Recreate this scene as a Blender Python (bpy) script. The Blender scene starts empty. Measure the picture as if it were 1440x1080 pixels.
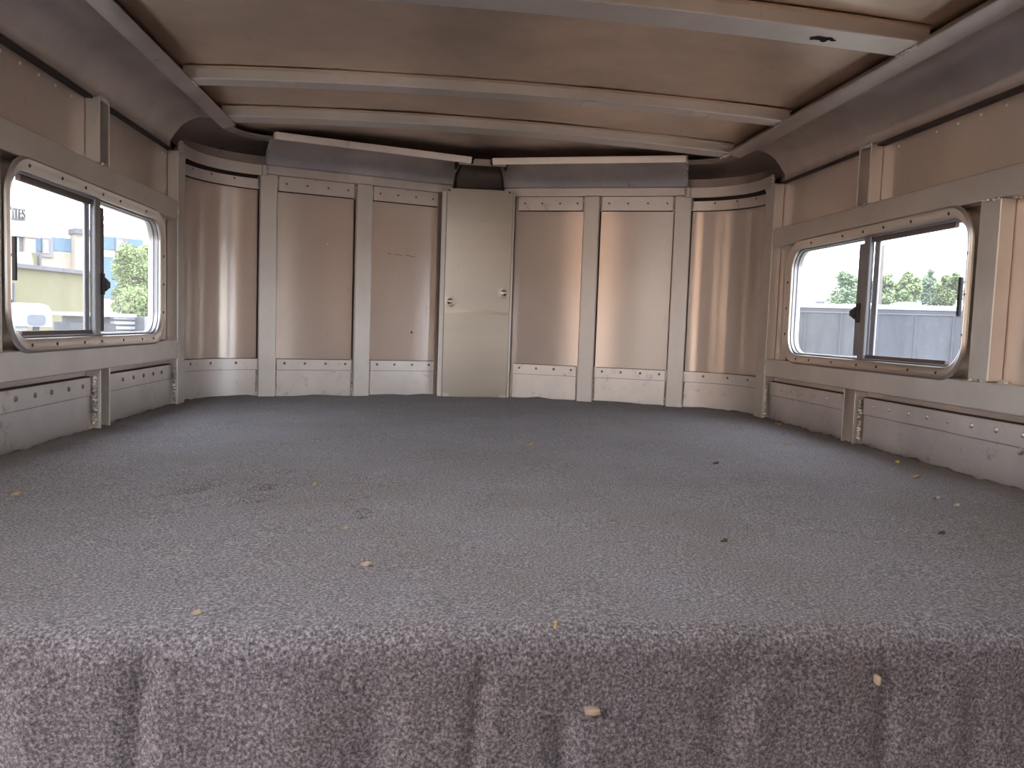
import bpy, bmesh, math, random
from mathutils import Vector, Matrix, noise

random.seed(7)
SC = bpy.context.scene
COL = SC.collection

# ------------------------------------------------------------------ camera
F_PX = 1119.25
CAM = Vector((-0.1726, 0.0, 0.29587))
YAW, PITCH, ROLL = 0.102228, 0.073032, 0.034719
FW = Vector((math.sin(YAW) * math.cos(PITCH), math.cos(YAW) * math.cos(PITCH), -math.sin(PITCH)))
_r = Vector((math.cos(YAW), -math.sin(YAW), 0))
_u = _r.cross(FW)
RT = _r * math.cos(ROLL) + _u * math.sin(ROLL)
UP = -_r * math.sin(ROLL) + _u * math.cos(ROLL)
cam_data = bpy.data.cameras.new('camera')
cam_data.sensor_width = 36.0
cam_data.lens = F_PX / 1440 * 36.0
cam_data.clip_start = 0.02
cam_data.clip_end = 500
cam = bpy.data.objects.new('camera', cam_data)
COL.objects.link(cam)
M = Matrix((RT, UP, -FW)).transposed().to_4x4()
M.translation = CAM
cam.matrix_world = M
SC.camera = cam

# ------------------------------------------------------------------ world, exposure
world = bpy.data.worlds.new('overcast_sky')
SC.world = world
world.use_nodes = True
wn = world.node_tree
wn.nodes.clear()
w_out = wn.nodes.new('ShaderNodeOutputWorld')
w_bg = wn.nodes.new('ShaderNodeBackground')
w_tc = wn.nodes.new('ShaderNodeTexCoord')
w_map = wn.nodes.new('ShaderNodeMapping')
w_map.inputs['Scale'].default_value = (1.2, 1.2, 3.0)
w_noise = wn.nodes.new('ShaderNodeTexNoise')
w_noise.inputs['Scale'].default_value = 2.2
w_noise.inputs['Detail'].default_value = 5
w_ramp = wn.nodes.new('ShaderNodeValToRGB')
w_ramp.color_ramp.elements[0].position = 0.35
w_ramp.color_ramp.elements[0].color = (0.80, 0.85, 0.95, 1)
w_ramp.color_ramp.elements[1].position = 0.65
w_ramp.color_ramp.elements[1].color = (1.0, 0.98, 0.95, 1)
wn.links.new(w_tc.outputs['Generated'], w_map.inputs['Vector'])
wn.links.new(w_map.outputs['Vector'], w_noise.inputs['Vector'])
wn.links.new(w_noise.outputs['Fac'], w_ramp.inputs['Fac'])
wn.links.new(w_ramp.outputs['Color'], w_bg.inputs['Color'])
wn.links.new(w_bg.outputs['Background'], w_out.inputs['Surface'])
w_bg.inputs['Strength'].default_value = 6.0

vs = SC.view_settings
vs.view_transform = 'Standard'
vs.look = 'None'
vs.exposure = 0.45
vs.gamma = 1.0
vs.use_curve_mapping = False
try:
    cy = SC.cycles
    cy.max_bounces = 14
    cy.diffuse_bounces = 6
    cy.glossy_bounces = 8
    cy.transparent_max_bounces = 16
    cy.sample_clamp_indirect = 8.0
    cy.use_denoising = True
except Exception:
    pass

# ------------------------------------------------------------------ materials
def mat_new(name):
    m = bpy.data.materials.new(name)
    m.use_nodes = True
    nt = m.node_tree
    b = nt.nodes['Principled BSDF']
    return m, nt, b

def node(nt, typ, **kw):
    n = nt.nodes.new(typ)
    for k, v in kw.items():
        if k in n.inputs:
            n.inputs[k].default_value = v
        else:
            setattr(n, k, v)
    return n

def metal(name, col, rough=0.35, var=0.12, dark=0.25, grime=0.0, wave=0.15, wave_scale=2.5, stretch=(1, 1, 1), aniso=0.0, soft=0.0, fine=0.02):
    """mill-finish aluminium with cloudy oxide, fine scuffs and slightly uneven sheet"""
    m, nt, b = mat_new(name)
    L = nt.links.new
    tc = node(nt, 'ShaderNodeTexCoord')
    mp = node(nt, 'ShaderNodeMapping')
    mp.inputs['Scale'].default_value = stretch
    L(tc.outputs['Object'], mp.inputs['Vector'])
    n1 = node(nt, 'ShaderNodeTexNoise', Scale=5.0, Detail=6.0, Roughness=0.6)
    L(mp.outputs['Vector'], n1.inputs['Vector'])
    rp = node(nt, 'ShaderNodeValToRGB')
    rp.color_ramp.elements[0].position = 0.3
    rp.color_ramp.elements[1].position = 0.72
    rp.color_ramp.elements[0].color = tuple(c * (1 - dark) for c in col) + (1,)
    rp.color_ramp.elements[1].color = tuple(col) + (1,)
    L(n1.outputs['Fac'], rp.inputs['Fac'])
    # small dark scuffs and scratches
    n2 = node(nt, 'ShaderNodeTexNoise', Scale=23.0, Detail=7.0, Roughness=0.75)
    L(tc.outputs['Object'], n2.inputs['Vector'])
    r2 = node(nt, 'ShaderNodeValToRGB')
    r2.color_ramp.elements[0].position = 0.20 + grime * 0.10
    r2.color_ramp.elements[1].position = 0.36 + grime * 0.12
    r2.color_ramp.elements[0].color = (0.55, 0.51, 0.48, 1)
    r2.color_ramp.elements[1].color = (1, 1, 1, 1)
    L(n2.outputs['Fac'], r2.inputs['Fac'])
    mx = node(nt, 'ShaderNodeMixRGB', blend_type='MULTIPLY', Fac=1.0)
    L(rp.outputs['Color'], mx.inputs['Color1'])
    L(r2.outputs['Color'], mx.inputs['Color2'])
    L(mx.outputs['Color'], b.inputs['Base Color'])
    b.inputs['Metallic'].default_value = 1.0
    mr = node(nt, 'ShaderNodeMapRange')
    mr.inputs['To Min'].default_value = rough - var * 0.6
    mr.inputs['To Max'].default_value = rough + var
    L(n1.outputs['Fac'], mr.inputs['Value'])
    L(mr.outputs['Result'], b.inputs['Roughness'])
    if aniso:
        b.inputs['Anisotropic'].default_value = aniso
        b.inputs['Anisotropic Rotation'].default_value = 0.25
        tg = node(nt, 'ShaderNodeTangent', direction_type='RADIAL', axis='Z')
        L(tg.outputs['Tangent'], b.inputs['Tangent'])
    n3 = node(nt, 'ShaderNodeTexNoise', Scale=wave_scale, Detail=1.5)
    L(tc.outputs['Object'], n3.inputs['Vector'])
    bp = node(nt, 'ShaderNodeBump', Strength=wave, Distance=0.02)
    L(n3.outputs['Fac'], bp.inputs['Height'])
    n4 = node(nt, 'ShaderNodeTexNoise', Scale=220.0, Detail=2.0)
    L(tc.outputs['Object'], n4.inputs['Vector'])
    bp2 = node(nt, 'ShaderNodeBump', Strength=fine, Distance=0.002)
    L(n4.outputs['Fac'], bp2.inputs['Height'])
    L(bp.outputs['Normal'], bp2.inputs['Normal'])
    L(bp2.outputs['Normal'], b.inputs['Normal'])
    if soft:
        # oxide haze: a second, broad reflection over the rolled-grain one
        b2 = node(nt, 'ShaderNodeBsdfPrincipled')
        b2.inputs['Metallic'].default_value = 1.0
        b2.inputs['Roughness'].default_value = 0.68
        L(mx.outputs['Color'], b2.inputs['Base Color'])
        ms = node(nt, 'ShaderNodeMixShader', Fac=soft)
        L(b.outputs['BSDF'], ms.inputs[1])
        L(b2.outputs['BSDF'], ms.inputs[2])
        L(ms.outputs['Shader'], nt.nodes['Material Output'].inputs['Surface'])
    return m

def plain(name, col, rough=0.6, metallic=0.0, var=0.12, scale=6.0, bump=0.0):
    m, nt, b = mat_new(name)
    L = nt.links.new
    tc = node(nt, 'ShaderNodeTexCoord')
    n1 = node(nt, 'ShaderNodeTexNoise', Scale=scale, Detail=4.0)
    L(tc.outputs['Object'], n1.inputs['Vector'])
    rp = node(nt, 'ShaderNodeValToRGB')
    rp.color_ramp.elements[0].position = 0.3
    rp.color_ramp.elements[1].position = 0.7
    rp.color_ramp.elements[0].color = tuple(c * (1 - var) for c in col) + (1,)
    rp.color_ramp.elements[1].color = tuple(min(1, c * (1 + var)) for c in col) + (1,)
    L(n1.outputs['Fac'], rp.inputs['Fac'])
    L(rp.outputs['Color'], b.inputs['Base Color'])
    b.inputs['Roughness'].default_value = rough
    b.inputs['Metallic'].default_value = metallic
    if bump:
        bp = node(nt, 'ShaderNodeBump', Strength=bump, Distance=0.01)
        L(n1.outputs['Fac'], bp.inputs['Height'])
        L(bp.outputs['Normal'], b.inputs['Normal'])
    return m

def glass(name, clear, dirt_col, dirt_lo, dirt_hi, low_z=None, specks=0.0):
    """dusty window glass: clear pane + dust film that is denser towards the bottom + water spots"""
    m = bpy.data.materials.new(name)
    m.use_nodes = True
    nt = m.node_tree
    nt.nodes.clear()
    L = nt.links.new
    out = node(nt, 'ShaderNodeOutputMaterial')
    tr = node(nt, 'ShaderNodeBsdfTransparent')
    tr.inputs['Color'].default_value = tuple(clear) + (1,)
    gl = node(nt, 'ShaderNodeBsdfGlossy', Roughness=0.02)
    fr = node(nt, 'ShaderNodeFresnel', IOR=1.3)
    m1 = node(nt, 'ShaderNodeMixShader')
    ge = node(nt, 'ShaderNodeNewGeometry')
    iv = node(nt, 'ShaderNodeMath', operation='SUBTRACT')
    iv.inputs[0].default_value = 1.0
    L(ge.outputs['Backfacing'], iv.inputs[1])
    fm = node(nt, 'ShaderNodeMath', operation='MULTIPLY')
    L(fr.outputs['Fac'], fm.inputs[0])
    L(iv.outputs['Value'], fm.inputs[1])
    L(fm.outputs['Value'], m1.inputs['Fac'])
    L(tr.outputs['BSDF'], m1.inputs[1])
    L(gl.outputs['BSDF'], m1.inputs[2])
    tl = node(nt, 'ShaderNodeBsdfTranslucent')
    tl.inputs['Color'].default_value = tuple(dirt_col) + (1,)
    df = node(nt, 'ShaderNodeBsdfDiffuse')
    df.inputs['Color'].default_value = tuple(dirt_col) + (1,)
    m2 = node(nt, 'ShaderNodeMixShader', Fac=0.35)
    L(tl.outputs['BSDF'], m2.inputs[1])
    L(df.outputs['BSDF'], m2.inputs[2])
    tc = node(nt, 'ShaderNodeTexCoord')
    n1 = node(nt, 'ShaderNodeTexNoise', Scale=9.0, Detail=5.0, Roughness=0.65)
    mp = node(nt, 'ShaderNodeMapping')
    mp.inputs['Scale'].default_value = (1, 1, 0.45)
    L(tc.outputs['Object'], mp.inputs['Vector'])
    L(mp.outputs['Vector'], n1.inputs['Vector'])
    sp = node(nt, 'ShaderNodeSeparateXYZ')
    L(tc.outputs['Object'], sp.inputs['Vector'])
    mr = node(nt, 'ShaderNodeMapRange')
    mr.inputs['From Min'].default_value = 0.48
    mr.inputs['From Max'].default_value = 0.24
    mr.inputs['To Min'].default_value = dirt_lo
    mr.inputs['To Max'].default_value = dirt_hi
    L(sp.outputs['Z'], mr.inputs['Value'])
    mu = node(nt, 'ShaderNodeMath', operation='MULTIPLY')
    L(n1.outputs['Fac'], mu.inputs[0])
    L(mr.outputs['Result'], mu.inputs[1])
    fac = mu
    if specks:
        vo = node(nt, 'ShaderNodeTexVoronoi', Scale=60.0)
        L(tc.outputs['Object'], vo.inputs['Vector'])
        r3 = node(nt, 'ShaderNodeMapRange')
        r3.inputs['From Min'].default_value = 0.22
        r3.inputs['From Max'].default_value = 0.10
        r3.inputs['To Max'].default_value = specks
        L(vo.outputs['Distance'], r3.inputs['Value'])
        ad = node(nt, 'ShaderNodeMath', operation='ADD', use_clamp=True)
        L(mu.outputs['Value'], ad.inputs[0])
        L(r3.outputs['Result'], ad.inputs[1])
        fac = ad
    m3 = node(nt, 'ShaderNodeMixShader')
    L(fac.outputs['Value'], m3.inputs['Fac'])
    L(m1.outputs['Shader'], m3.inputs[1])
    L(m2.outputs['Shader'], m3.inputs[2])
    L(m3.outputs['Shader'], out.inputs['Surface'])
    return m

def carpet_mat():
    m, nt, b = mat_new('grey_felt_carpet')
    L = nt.links.new
    tc = node(nt, 'ShaderNodeTexCoord')
    n1 = node(nt, 'ShaderNodeTexNoise', Scale=300.0, Detail=5.0, Roughness=0.75)
    L(tc.outputs['Object'], n1.inputs['Vector'])
    rp = node(nt, 'ShaderNodeValToRGB')
    e = rp.color_ramp.elements
    e[0].position = 0.33
    e[0].color = (0.042, 0.038, 0.046, 1)
    e[1].position = 0.67
    e[1].color = (0.50, 0.475, 0.52, 1)
    k = e.new(0.50)
    k.color = (0.188, 0.182, 0.208, 1)
    L(n1.outputs['Fac'], rp.inputs['Fac'])
    # trodden dust patches, brownish
    n2 = node(nt, 'ShaderNodeTexNoise', Scale=3.2, Detail=4.0, Roughness=0.6)
    L(tc.outputs['Object'], n2.inputs['Vector'])
    r2 = node(nt, 'ShaderNodeValToRGB')
    r2.color_ramp.elements[0].position = 0.38
    r2.color_ramp.elements[0].color = (0.90, 0.85, 0.82, 1)
    r2.color_ramp.elements[1].position = 0.62
    r2.color_ramp.elements[1].color = (1.02, 1.0, 1.03, 1)
    L(n2.outputs['Fac'], r2.inputs['Fac'])
    mx = node(nt, 'ShaderNodeMixRGB', blend_type='MULTIPLY', Fac=1.0)
    L(rp.outputs['Color'], mx.inputs['Color1'])
    L(r2.outputs['Color'], mx.inputs['Color2'])
    # brown dust and chaff swept against the two side walls, with a ragged outline
    sx = node(nt, 'ShaderNodeSeparateXYZ')
    L(tc.outputs['Object'], sx.inputs['Vector'])
    ab = node(nt, 'ShaderNodeMath', operation='ABSOLUTE')
    L(sx.outputs['X'], ab.inputs[0])
    nd = node(nt, 'ShaderNodeTexNoise', Scale=7.0, Detail=6.0, Roughness=0.7)
    L(tc.outputs['Object'], nd.inputs['Vector'])
    ma = node(nt, 'ShaderNodeMath', operation='MULTIPLY_ADD')
    L(nd.outputs['Fac'], ma.inputs[0])
    ma.inputs[1].default_value = 0.16
    L(ab.outputs['Value'], ma.inputs[2])
    md_ = node(nt, 'ShaderNodeMapRange')
    md_.inputs['From Min'].default_value = 1.00
    md_.inputs['From Max'].default_value = 1.09
    md_.inputs['To Max'].default_value = 0.75
    L(ma.outputs['Value'], md_.inputs['Value'])
    mdirt = node(nt, 'ShaderNodeMixRGB')
    L(md_.outputs['Result'], mdirt.inputs['Fac'])
    L(mx.outputs['Color'], mdirt.inputs['Color1'])
    mdirt.inputs['Color2'].default_value = (0.105, 0.075, 0.058, 1)
    L(mdirt.outputs['Color'], b.inputs['Base Color'])
    b.inputs['Roughness'].default_value = 1.0
    b.inputs['Specular IOR Level'].default_value = 0.1
    b.inputs['Sheen Weight'].default_value = 0.15
    n3 = node(nt, 'ShaderNodeTexNoise', Scale=260.0, Detail=5.0, Roughness=0.75)
    L(tc.outputs['Object'], n3.inputs['Vector'])
    bp = node(nt, 'ShaderNodeBump', Strength=0.6, Distance=0.005)
    L(n3.outputs['Fac'], bp.inputs['Height'])
    L(bp.outputs['Normal'], b.inputs['Normal'])
    return m

def lid_mat():
    m = bpy.data.materials.new('yellowed_lid')
    m.use_nodes = True
    nt = m.node_tree
    nt.nodes.clear()
    out = node(nt, 'ShaderNodeOutputMaterial')
    tl = node(nt, 'ShaderNodeBsdfTranslucent')
    tl.inputs['Color'].default_value = (0.85, 0.81, 0.72, 1)
    tr = node(nt, 'ShaderNodeBsdfTransparent')
    tr.inputs['Color'].default_value = (0.97, 0.96, 0.92, 1)
    mx = node(nt, 'ShaderNodeMixShader', Fac=0.8)
    nt.links.new(tl.outputs['BSDF'], mx.inputs[1])
    nt.links.new(tr.outputs['BSDF'], mx.inputs[2])
    nt.links.new(mx.outputs['Shader'], out.inputs['Surface'])
    return m

MT = {
    'sheet': metal('aluminium_sheet', (0.92, 0.825, 0.765), rough=0.25, var=0.02, dark=0.10, aniso=1.0, soft=0.45, wave=0.012, wave_scale=3.0, stretch=(1, 1, 0.35)),
    'extr': metal('aluminium_extrusion', (0.90, 0.865, 0.83), rough=0.50, var=0.12, dark=0.16, wave=0.03),
    'kick': metal('aluminium_kick_plate', (0.90, 0.86, 0.84), rough=0.40, var=0.14, dark=0.20, grime=0.5, wave=0.08, wave_scale=6),
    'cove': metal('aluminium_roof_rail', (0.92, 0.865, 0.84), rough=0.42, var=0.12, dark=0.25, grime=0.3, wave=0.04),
    'cove_shaded': metal('aluminium_roof_rail_shaded', (0.68, 0.63, 0.61), rough=0.42, var=0.12, dark=0.28, grime=0.3, wave=0.04),  # same aluminium as the other roof rails, darkened to paint the side shade
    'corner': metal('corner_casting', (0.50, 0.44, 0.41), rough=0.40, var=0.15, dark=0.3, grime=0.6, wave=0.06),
    'roof': metal('roof_sheet', (0.82, 0.685, 0.575), rough=0.36, var=0.12, dark=0.25, grime=0.2, wave=0.14, wave_scale=11.0),
    'cover': metal('cover_sheet', (0.68, 0.615, 0.535), rough=0.31, fine=0.0, var=0.04, dark=0.08, wave=0.05, stretch=(0.3, 1, 3)),
    'frame': metal('window_frame_aluminium', (0.80, 0.77, 0.73), rough=0.30, var=0.08, dark=0.12, wave=0.0),
    'track': metal('window_track', (0.40, 0.41, 0.45), rough=0.45, var=0.08, dark=0.15, wave=0.0),
    'weld': metal('weld', (0.90, 0.86, 0.83), rough=0.42, var=0.15, dark=0.35, grime=0.6, wave=0.6, wave_scale=60),
    'rivet': metal('rivet', (0.38, 0.35, 0.33), rough=0.45, var=0.1, dark=0.4, wave=0.0),
    'screw': plain('screw', (0.10, 0.09, 0.085), rough=0.5, metallic=0.6),
    'black': plain('black_plastic', (0.035, 0.03, 0.032), rough=0.45),
    'brown': plain('brown_seal_and_shade', (0.17, 0.135, 0.125), rough=0.8),  # also colours the bars that paint the window track's shade
    'gap': plain('dark_sealant_and_shade', (0.06, 0.045, 0.04), rough=0.9),  # also paints shade under the roof rail lip and corner bars
    'deck': plain('plywood_deck', (0.30, 0.22, 0.14), rough=0.85),
    'rubber': plain('rubber_mat', (0.06, 0.055, 0.052), rough=0.85),
    'carpet': carpet_mat(),
    'chip': plain('wood_chip_tan', (0.40, 0.28, 0.17), rough=0.8, var=0.25, scale=60),
    'chip_pale': plain('wood_chip_pale', (0.44, 0.35, 0.27), rough=0.8, var=0.25, scale=60),
    'chip_dark': plain('leaf_bit_dark', (0.10, 0.06, 0.035), rough=0.8, var=0.25, scale=60),
    'chip_gold': plain('straw_gold', (0.75, 0.50, 0.16), rough=0.7, var=0.2, scale=60),
    'glass': glass('dusty_glass', (0.93, 0.95, 0.96), (0.80, 0.84, 0.92), 0.05, 0.07),
    'glass_spot': glass('spotted_glass', (0.90, 0.92, 0.95), (0.72, 0.78, 0.90), 0.05, 0.075, specks=0.05),
    'lid': lid_mat(),  # translucent lid of the added roof vent
    'ground': plain('gravel', (0.20, 0.18, 0.15), rough=0.95, var=0.3, scale=1.5, bump=0.2),
    'hotel': plain('hotel_render', (0.62, 0.61, 0.59), rough=0.9, var=0.04),
    'hotel_cream': plain('hotel_cream', (0.36, 0.32, 0.27), rough=0.9, var=0.05),
    'hotel_blue': plain('hotel_blue', (0.12, 0.19, 0.28), rough=0.9, var=0.05),
    'hotel_win': plain('hotel_window', (0.16, 0.15, 0.17), rough=0.3, var=0.2),
    'hotel_pane': plain('hotel_pane', (0.28, 0.40, 0.44), rough=0.2, var=0.1),
    'sign': plain('sign_letter', (0.08, 0.08, 0.09), rough=0.6),
    'olive': plain('olive_siding', (0.17, 0.16, 0.095), rough=0.9, var=0.06),
    'cap': plain('grey_roof_cap', (0.11, 0.11, 0.13), rough=0.7),
    'white': plain('white_paint', (0.27, 0.29, 0.33), rough=0.4, var=0.03),
    'tint': plain('tinted_window', (0.10, 0.12, 0.16), rough=0.15),
    'grey_side': plain('weathered_aluminium_side', (0.040, 0.046, 0.058), rough=0.6, var=0.15),
    'tyre': plain('tyre', (0.03, 0.03, 0.03), rough=0.9),
    'leaf': plain('leaf_green', (0.21, 0.27, 0.12), rough=0.8, var=0.4, scale=1.5),
    'leaf_b': plain('leaf_blue_green', (0.17, 0.24, 0.14), rough=0.8, var=0.4, scale=1.5),
    'bark': plain('bark', (0.12, 0.09, 0.07), rough=0.9),
    'pole': plain('utility_pole', (0.16, 0.14, 0.13), rough=0.9),
    'glow_building': plain('glow_tan', (0.76, 0.51, 0.34), rough=0.9, var=0.1),  # warm tan of the unseen building added for its glow
}

# ------------------------------------------------------------------ helpers
def link_mesh(name, bm, mat, parent=None, smooth=False, bevel=0.0, seg=2):
    bmesh.ops.recalc_face_normals(bm, faces=bm.faces)
    me = bpy.data.meshes.new(name)
    bm.to_mesh(me)
    bm.free()
    o = bpy.data.objects.new(name, me)
    COL.objects.link(o)
    me.materials.append(mat)
    if smooth:
        for p in me.polygons:
            p.use_smooth = True
        try:
            me.set_sharp_from_angle(angle=math.radians(35))
        except Exception:
            pass
    if bevel:
        md = o.modifiers.new('bevel', 'BEVEL')
        md.width = bevel
        md.segments = seg
        md.limit_method = 'ANGLE'
        md.angle_limit = math.radians(40)
    if parent is not None:
        o.parent = parent
        o.matrix_parent_inverse = Matrix.Translation(parent.location).inverted()
    return o

def empty(name, loc, label, cat, group=None):
    o = bpy.data.objects.new(name, None)
    o.empty_display_size = 0.05
    COL.objects.link(o)
    o.location = loc
    tag(o, label, cat, group)
    return o

def tag(o, label, cat, group=None):
    o['label'] = label
    o['category'] = cat
    if group:
        o['group'] = group
    return o

def structure(o):
    o['kind'] = 'structure'
    return o

def add_box(bm, x0, x1, y0, y1, z0, z1, mtx=None):
    vs_ = [Vector((x, y, z)) for x in (x0, x1) for y in (y0, y1) for z in (z0, z1)]
    if mtx is not None:
        vs_ = [mtx @ v for v in vs_]
    v = [bm.verts.new(p) for p in vs_]
    for f in ((0, 1, 3, 2), (4, 6, 7, 5), (0, 4, 5, 1), (2, 3, 7, 6), (0, 2, 6, 4), (1, 5, 7, 3)):
        bm.faces.new([v[i] for i in f])
    return v

def add_loft(bm, rings, closed_ring=True, caps=True):
    """rings: list of lists of points; consecutive rings are bridged"""
    vr = [[bm.verts.new(p) for p in r] for r in rings]
    n = len(vr[0])
    rng = range(n) if closed_ring else range(n - 1)
    for a, b in zip(vr[:-1], vr[1:]):
        for i in rng:
            j = (i + 1) % n
            bm.faces.new((a[i], a[j], b[j], b[i]))
    if caps and closed_ring:
        bm.faces.new(vr[0])
        bm.faces.new(list(reversed(vr[-1])))
    return vr

def add_tube(bm, p0, p1, r0, r1=None, n=10):
    r1 = r0 if r1 is None else r1
    p0, p1 = Vector(p0), Vector(p1)
    d = (p1 - p0).normalized()
    a = d.orthogonal().normalized()
    b = d.cross(a)
    R = []
    for p, r in ((p0, r0), (p1, r1)):
        R.append([p + a * r * math.cos(2 * math.pi * i / n) + b * r * math.sin(2 * math.pi * i / n) for i in range(n)])
    add_loft(bm, R)

def add_dome(bm, c, nrm, r, h, n=10):
    """rivet / screw head: low dome standing on a surface"""
    c, nrm = Vector(c), Vector(nrm).normalized()
    a = nrm.orthogonal().normalized()
    b = nrm.cross(a)
    rings = []
    for k, (rr, hh) in enumerate(((1.0, -0.3), (1.0, 0.15), (0.8, 0.7), (0.4, 1.0))):
        rings.append([c + nrm * h * hh + (a * math.cos(2 * math.pi * i / n) + b * math.sin(2 * math.pi * i / n)) * r * rr for i in range(n)])
    add_loft(bm, rings)

def rivet_part(name, pos, nrm, mat, parent, r=0.0045, h=0.0022):
    bm = bmesh.new()
    add_dome(bm, pos, nrm, r, h)
    return link_mesh(name, bm, mat, parent, smooth=True)

def weld_part(p0, p1, parent, r=0.006, rnd=None):
    """lumpy weld bead between two points"""
    rnd = rnd or random
    bm = bmesh.new()
    p0, p1 = Vector(p0), Vector(p1)
    d = p1 - p0
    Ln = d.length
    d.normalize()
    a = d.orthogonal().normalized()
    b = d.cross(a)
    steps = max(4, int(Ln / 0.0028))
    rings = []
    for k in range(steps + 1):
        t = k / steps
        rr = r * (0.45 + 0.65 * rnd.random()) * (0.4 if k in (0, steps) else 1)
        off = (a * (rnd.random() - .5) + b * (rnd.random() - .5)) * r * 0.5
        rings.append([p0 + d * Ln * t + off + (a * math.cos(2 * math.pi * i / 7) + b * math.sin(2 * math.pi * i / 7)) * rr for i in range(7)])
    add_loft(bm, rings)
    return link_mesh('weld_bead', bm, MT['weld'], parent, smooth=True)

# nose geometry -----------------------------------------------------
YA, S = 3.3176, 0.3414
NH = math.hypot(1, S)
CX, CY, CR = 0.72, 2.78, 0.28            # rounded corner centre (right side)
TH = math.atan2(1.0 / NH, S / NH)        # angle of nose normal

def st_nose(side, ax):
    """station on the post-face plane of the nose at |x| = ax: origin, inward normal"""
    return Vector((side * ax, YA - S * ax, 0)), Vector((-side * S / NH, -1 / NH, 0))

def st_arc(side, th):
    c, s = math.cos(th), math.sin(th)
    return Vector((side * (CX + CR * c), CY + CR * s, 0)), Vector((-side * c, -s, 0))

def st_side(side, y):
    return Vector((side * 1.0, y, 0)), Vector((-side, 0, 0))

def sweep(bm, stations, profile, caps=True):
    rings = []
    for o, n in stations:
        rings.append([o + n * off + Vector((0, 0, z)) for off, z in profile])
    add_loft(bm, rings, True, caps)

def rect_prof(o0, o1, z0, z1):
    return [(o0, z0), (o1, z0), (o1, z1), (o0, z1)]

def nose_xf(side, ax):
    """local frame: X along wall (towards +x), Y inward normal, Z up"""
    o, n = st_nose(side, ax)
    t = Vector((-n.y, n.x, 0))
    if t.x < 0:
        t = -t
    m = Matrix((t, n, Vector((0, 0, 1)))).transposed().to_4x4()
    m.translation = o
    return m

def at(px, py, depth):
    d = FW + RT * ((px - 720) / F_PX) - UP * ((py - 540) / F_PX)
    return CAM + d * depth

def rrect(y0, y1, z0, z1, r, n=8):
    pts = []
    for cy_, cz_, a0 in ((y1 - r, z1 - r, 0), (y0 + r, z1 - r, 90), (y0 + r, z0 + r, 180), (y1 - r, z0 + r, 270)):
        for i in range(n + 1):
            a = math.radians(a0 + 90 * i / n)
            pts.append((cy_ + r * math.cos(a), cz_ + r * math.sin(a)))
    return pts

# window numbers shared by wall and window
WY0, WY1, WZ0, WZ1 = 1.645, 2.567, 0.204, 0.604      # outer flange
GY0, GY1, GZ0, GZ1 = 1.664, 2.530, 0.234, 0.574      # clear opening

# ------------------------------------------------------------------ room shell
def skin_box(bm, side, y0, y1, z0, z1):
    xa, xb = sorted((side * 1.035, side * 1.040))
    add_box(bm, xa, xb, y0, y1, z0, z1)

for side, nm in ((-1, 'wall_left'), (1, 'wall_right')):
    bm = bmesh.new()
    HY0, HY1, HZ0, HZ1 = 1.62, 2.60, 0.18, 0.63
    skin_box(bm, side, HY1, 2.80, -0.02, 0.95)
    skin_box(bm, side, HY0, HY1, HZ1, 0.95)
    skin_box(bm, side, HY0, HY1, -0.02, HZ0)
    if side < 0:      # open side door further back
        skin_box(bm, side, 0.55, HY0, -1.0, 0.95)
        skin_box(bm, side, -0.32, 0.55, 0.80, 0.95)
        skin_box(bm, side, -2.3, -0.32, -1.0, 0.95)
    else:             # unseen opening added behind the viewer to brighten the front panels
        skin_box(bm, side, -0.6, HY0, -1.0, 0.95)
        skin_box(bm, side, -1.5, -0.6, -1.0, 0.10)
        skin_box(bm, side, -1.5, -0.6, 0.58, 0.95)
        skin_box(bm, side, -2.3, -1.5, -1.0, 0.95)
    # plate with rounded hole
    hole = rrect(GY0 - 0.006, GY1 + 0.026, GZ0 - 0.018, GZ1 + 0.018, 0.080)
    cyy, czz = (HY0 + HY1) / 2, (HZ0 + HZ1) / 2
    outer = []
    for (y, z) in hole:
        dy, dz = y - cyy, z - czz
        k = min(((HY1 - HY0) / 2) / abs(dy) if dy else 1e9, ((HZ1 - HZ0) / 2) / abs(dz) if dz else 1e9)
        outer.append((cyy + dy * k, czz + dz * k))
    rings = []
    for loop, x in ((hole, 1.035), (outer, 1.035), (outer, 1.040), (hole, 1.040), (hole, 1.035)):
        rings.append([Vector((side * x, y, z)) for y, z in loop])
    add_loft(bm, rings, True, False)
    # corner fillers of the plate
    for yy in (HY0, HY1):
        for zz in (HZ0, HZ1):
            cand = [p for p in outer]
            ya_ = [p for p in cand if abs(p[0] - yy) < 1e-6]
            za_ = [p for p in cand if abs(p[1] - zz) < 1e-6]
            if not ya_ or not za_:
                continue
            pa = min(ya_, key=lambda p: abs(p[1] - zz))
            pb = min(za_, key=lambda p: abs(p[0] - yy))
            for x in (1.035, 1.040):
                bm.faces.new([bm.verts.new((side * x, *q)) for q in (pa, (yy, zz), pb)])
    o = link_mesh(nm, bm, MT['sheet'])
    structure(o)

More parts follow.
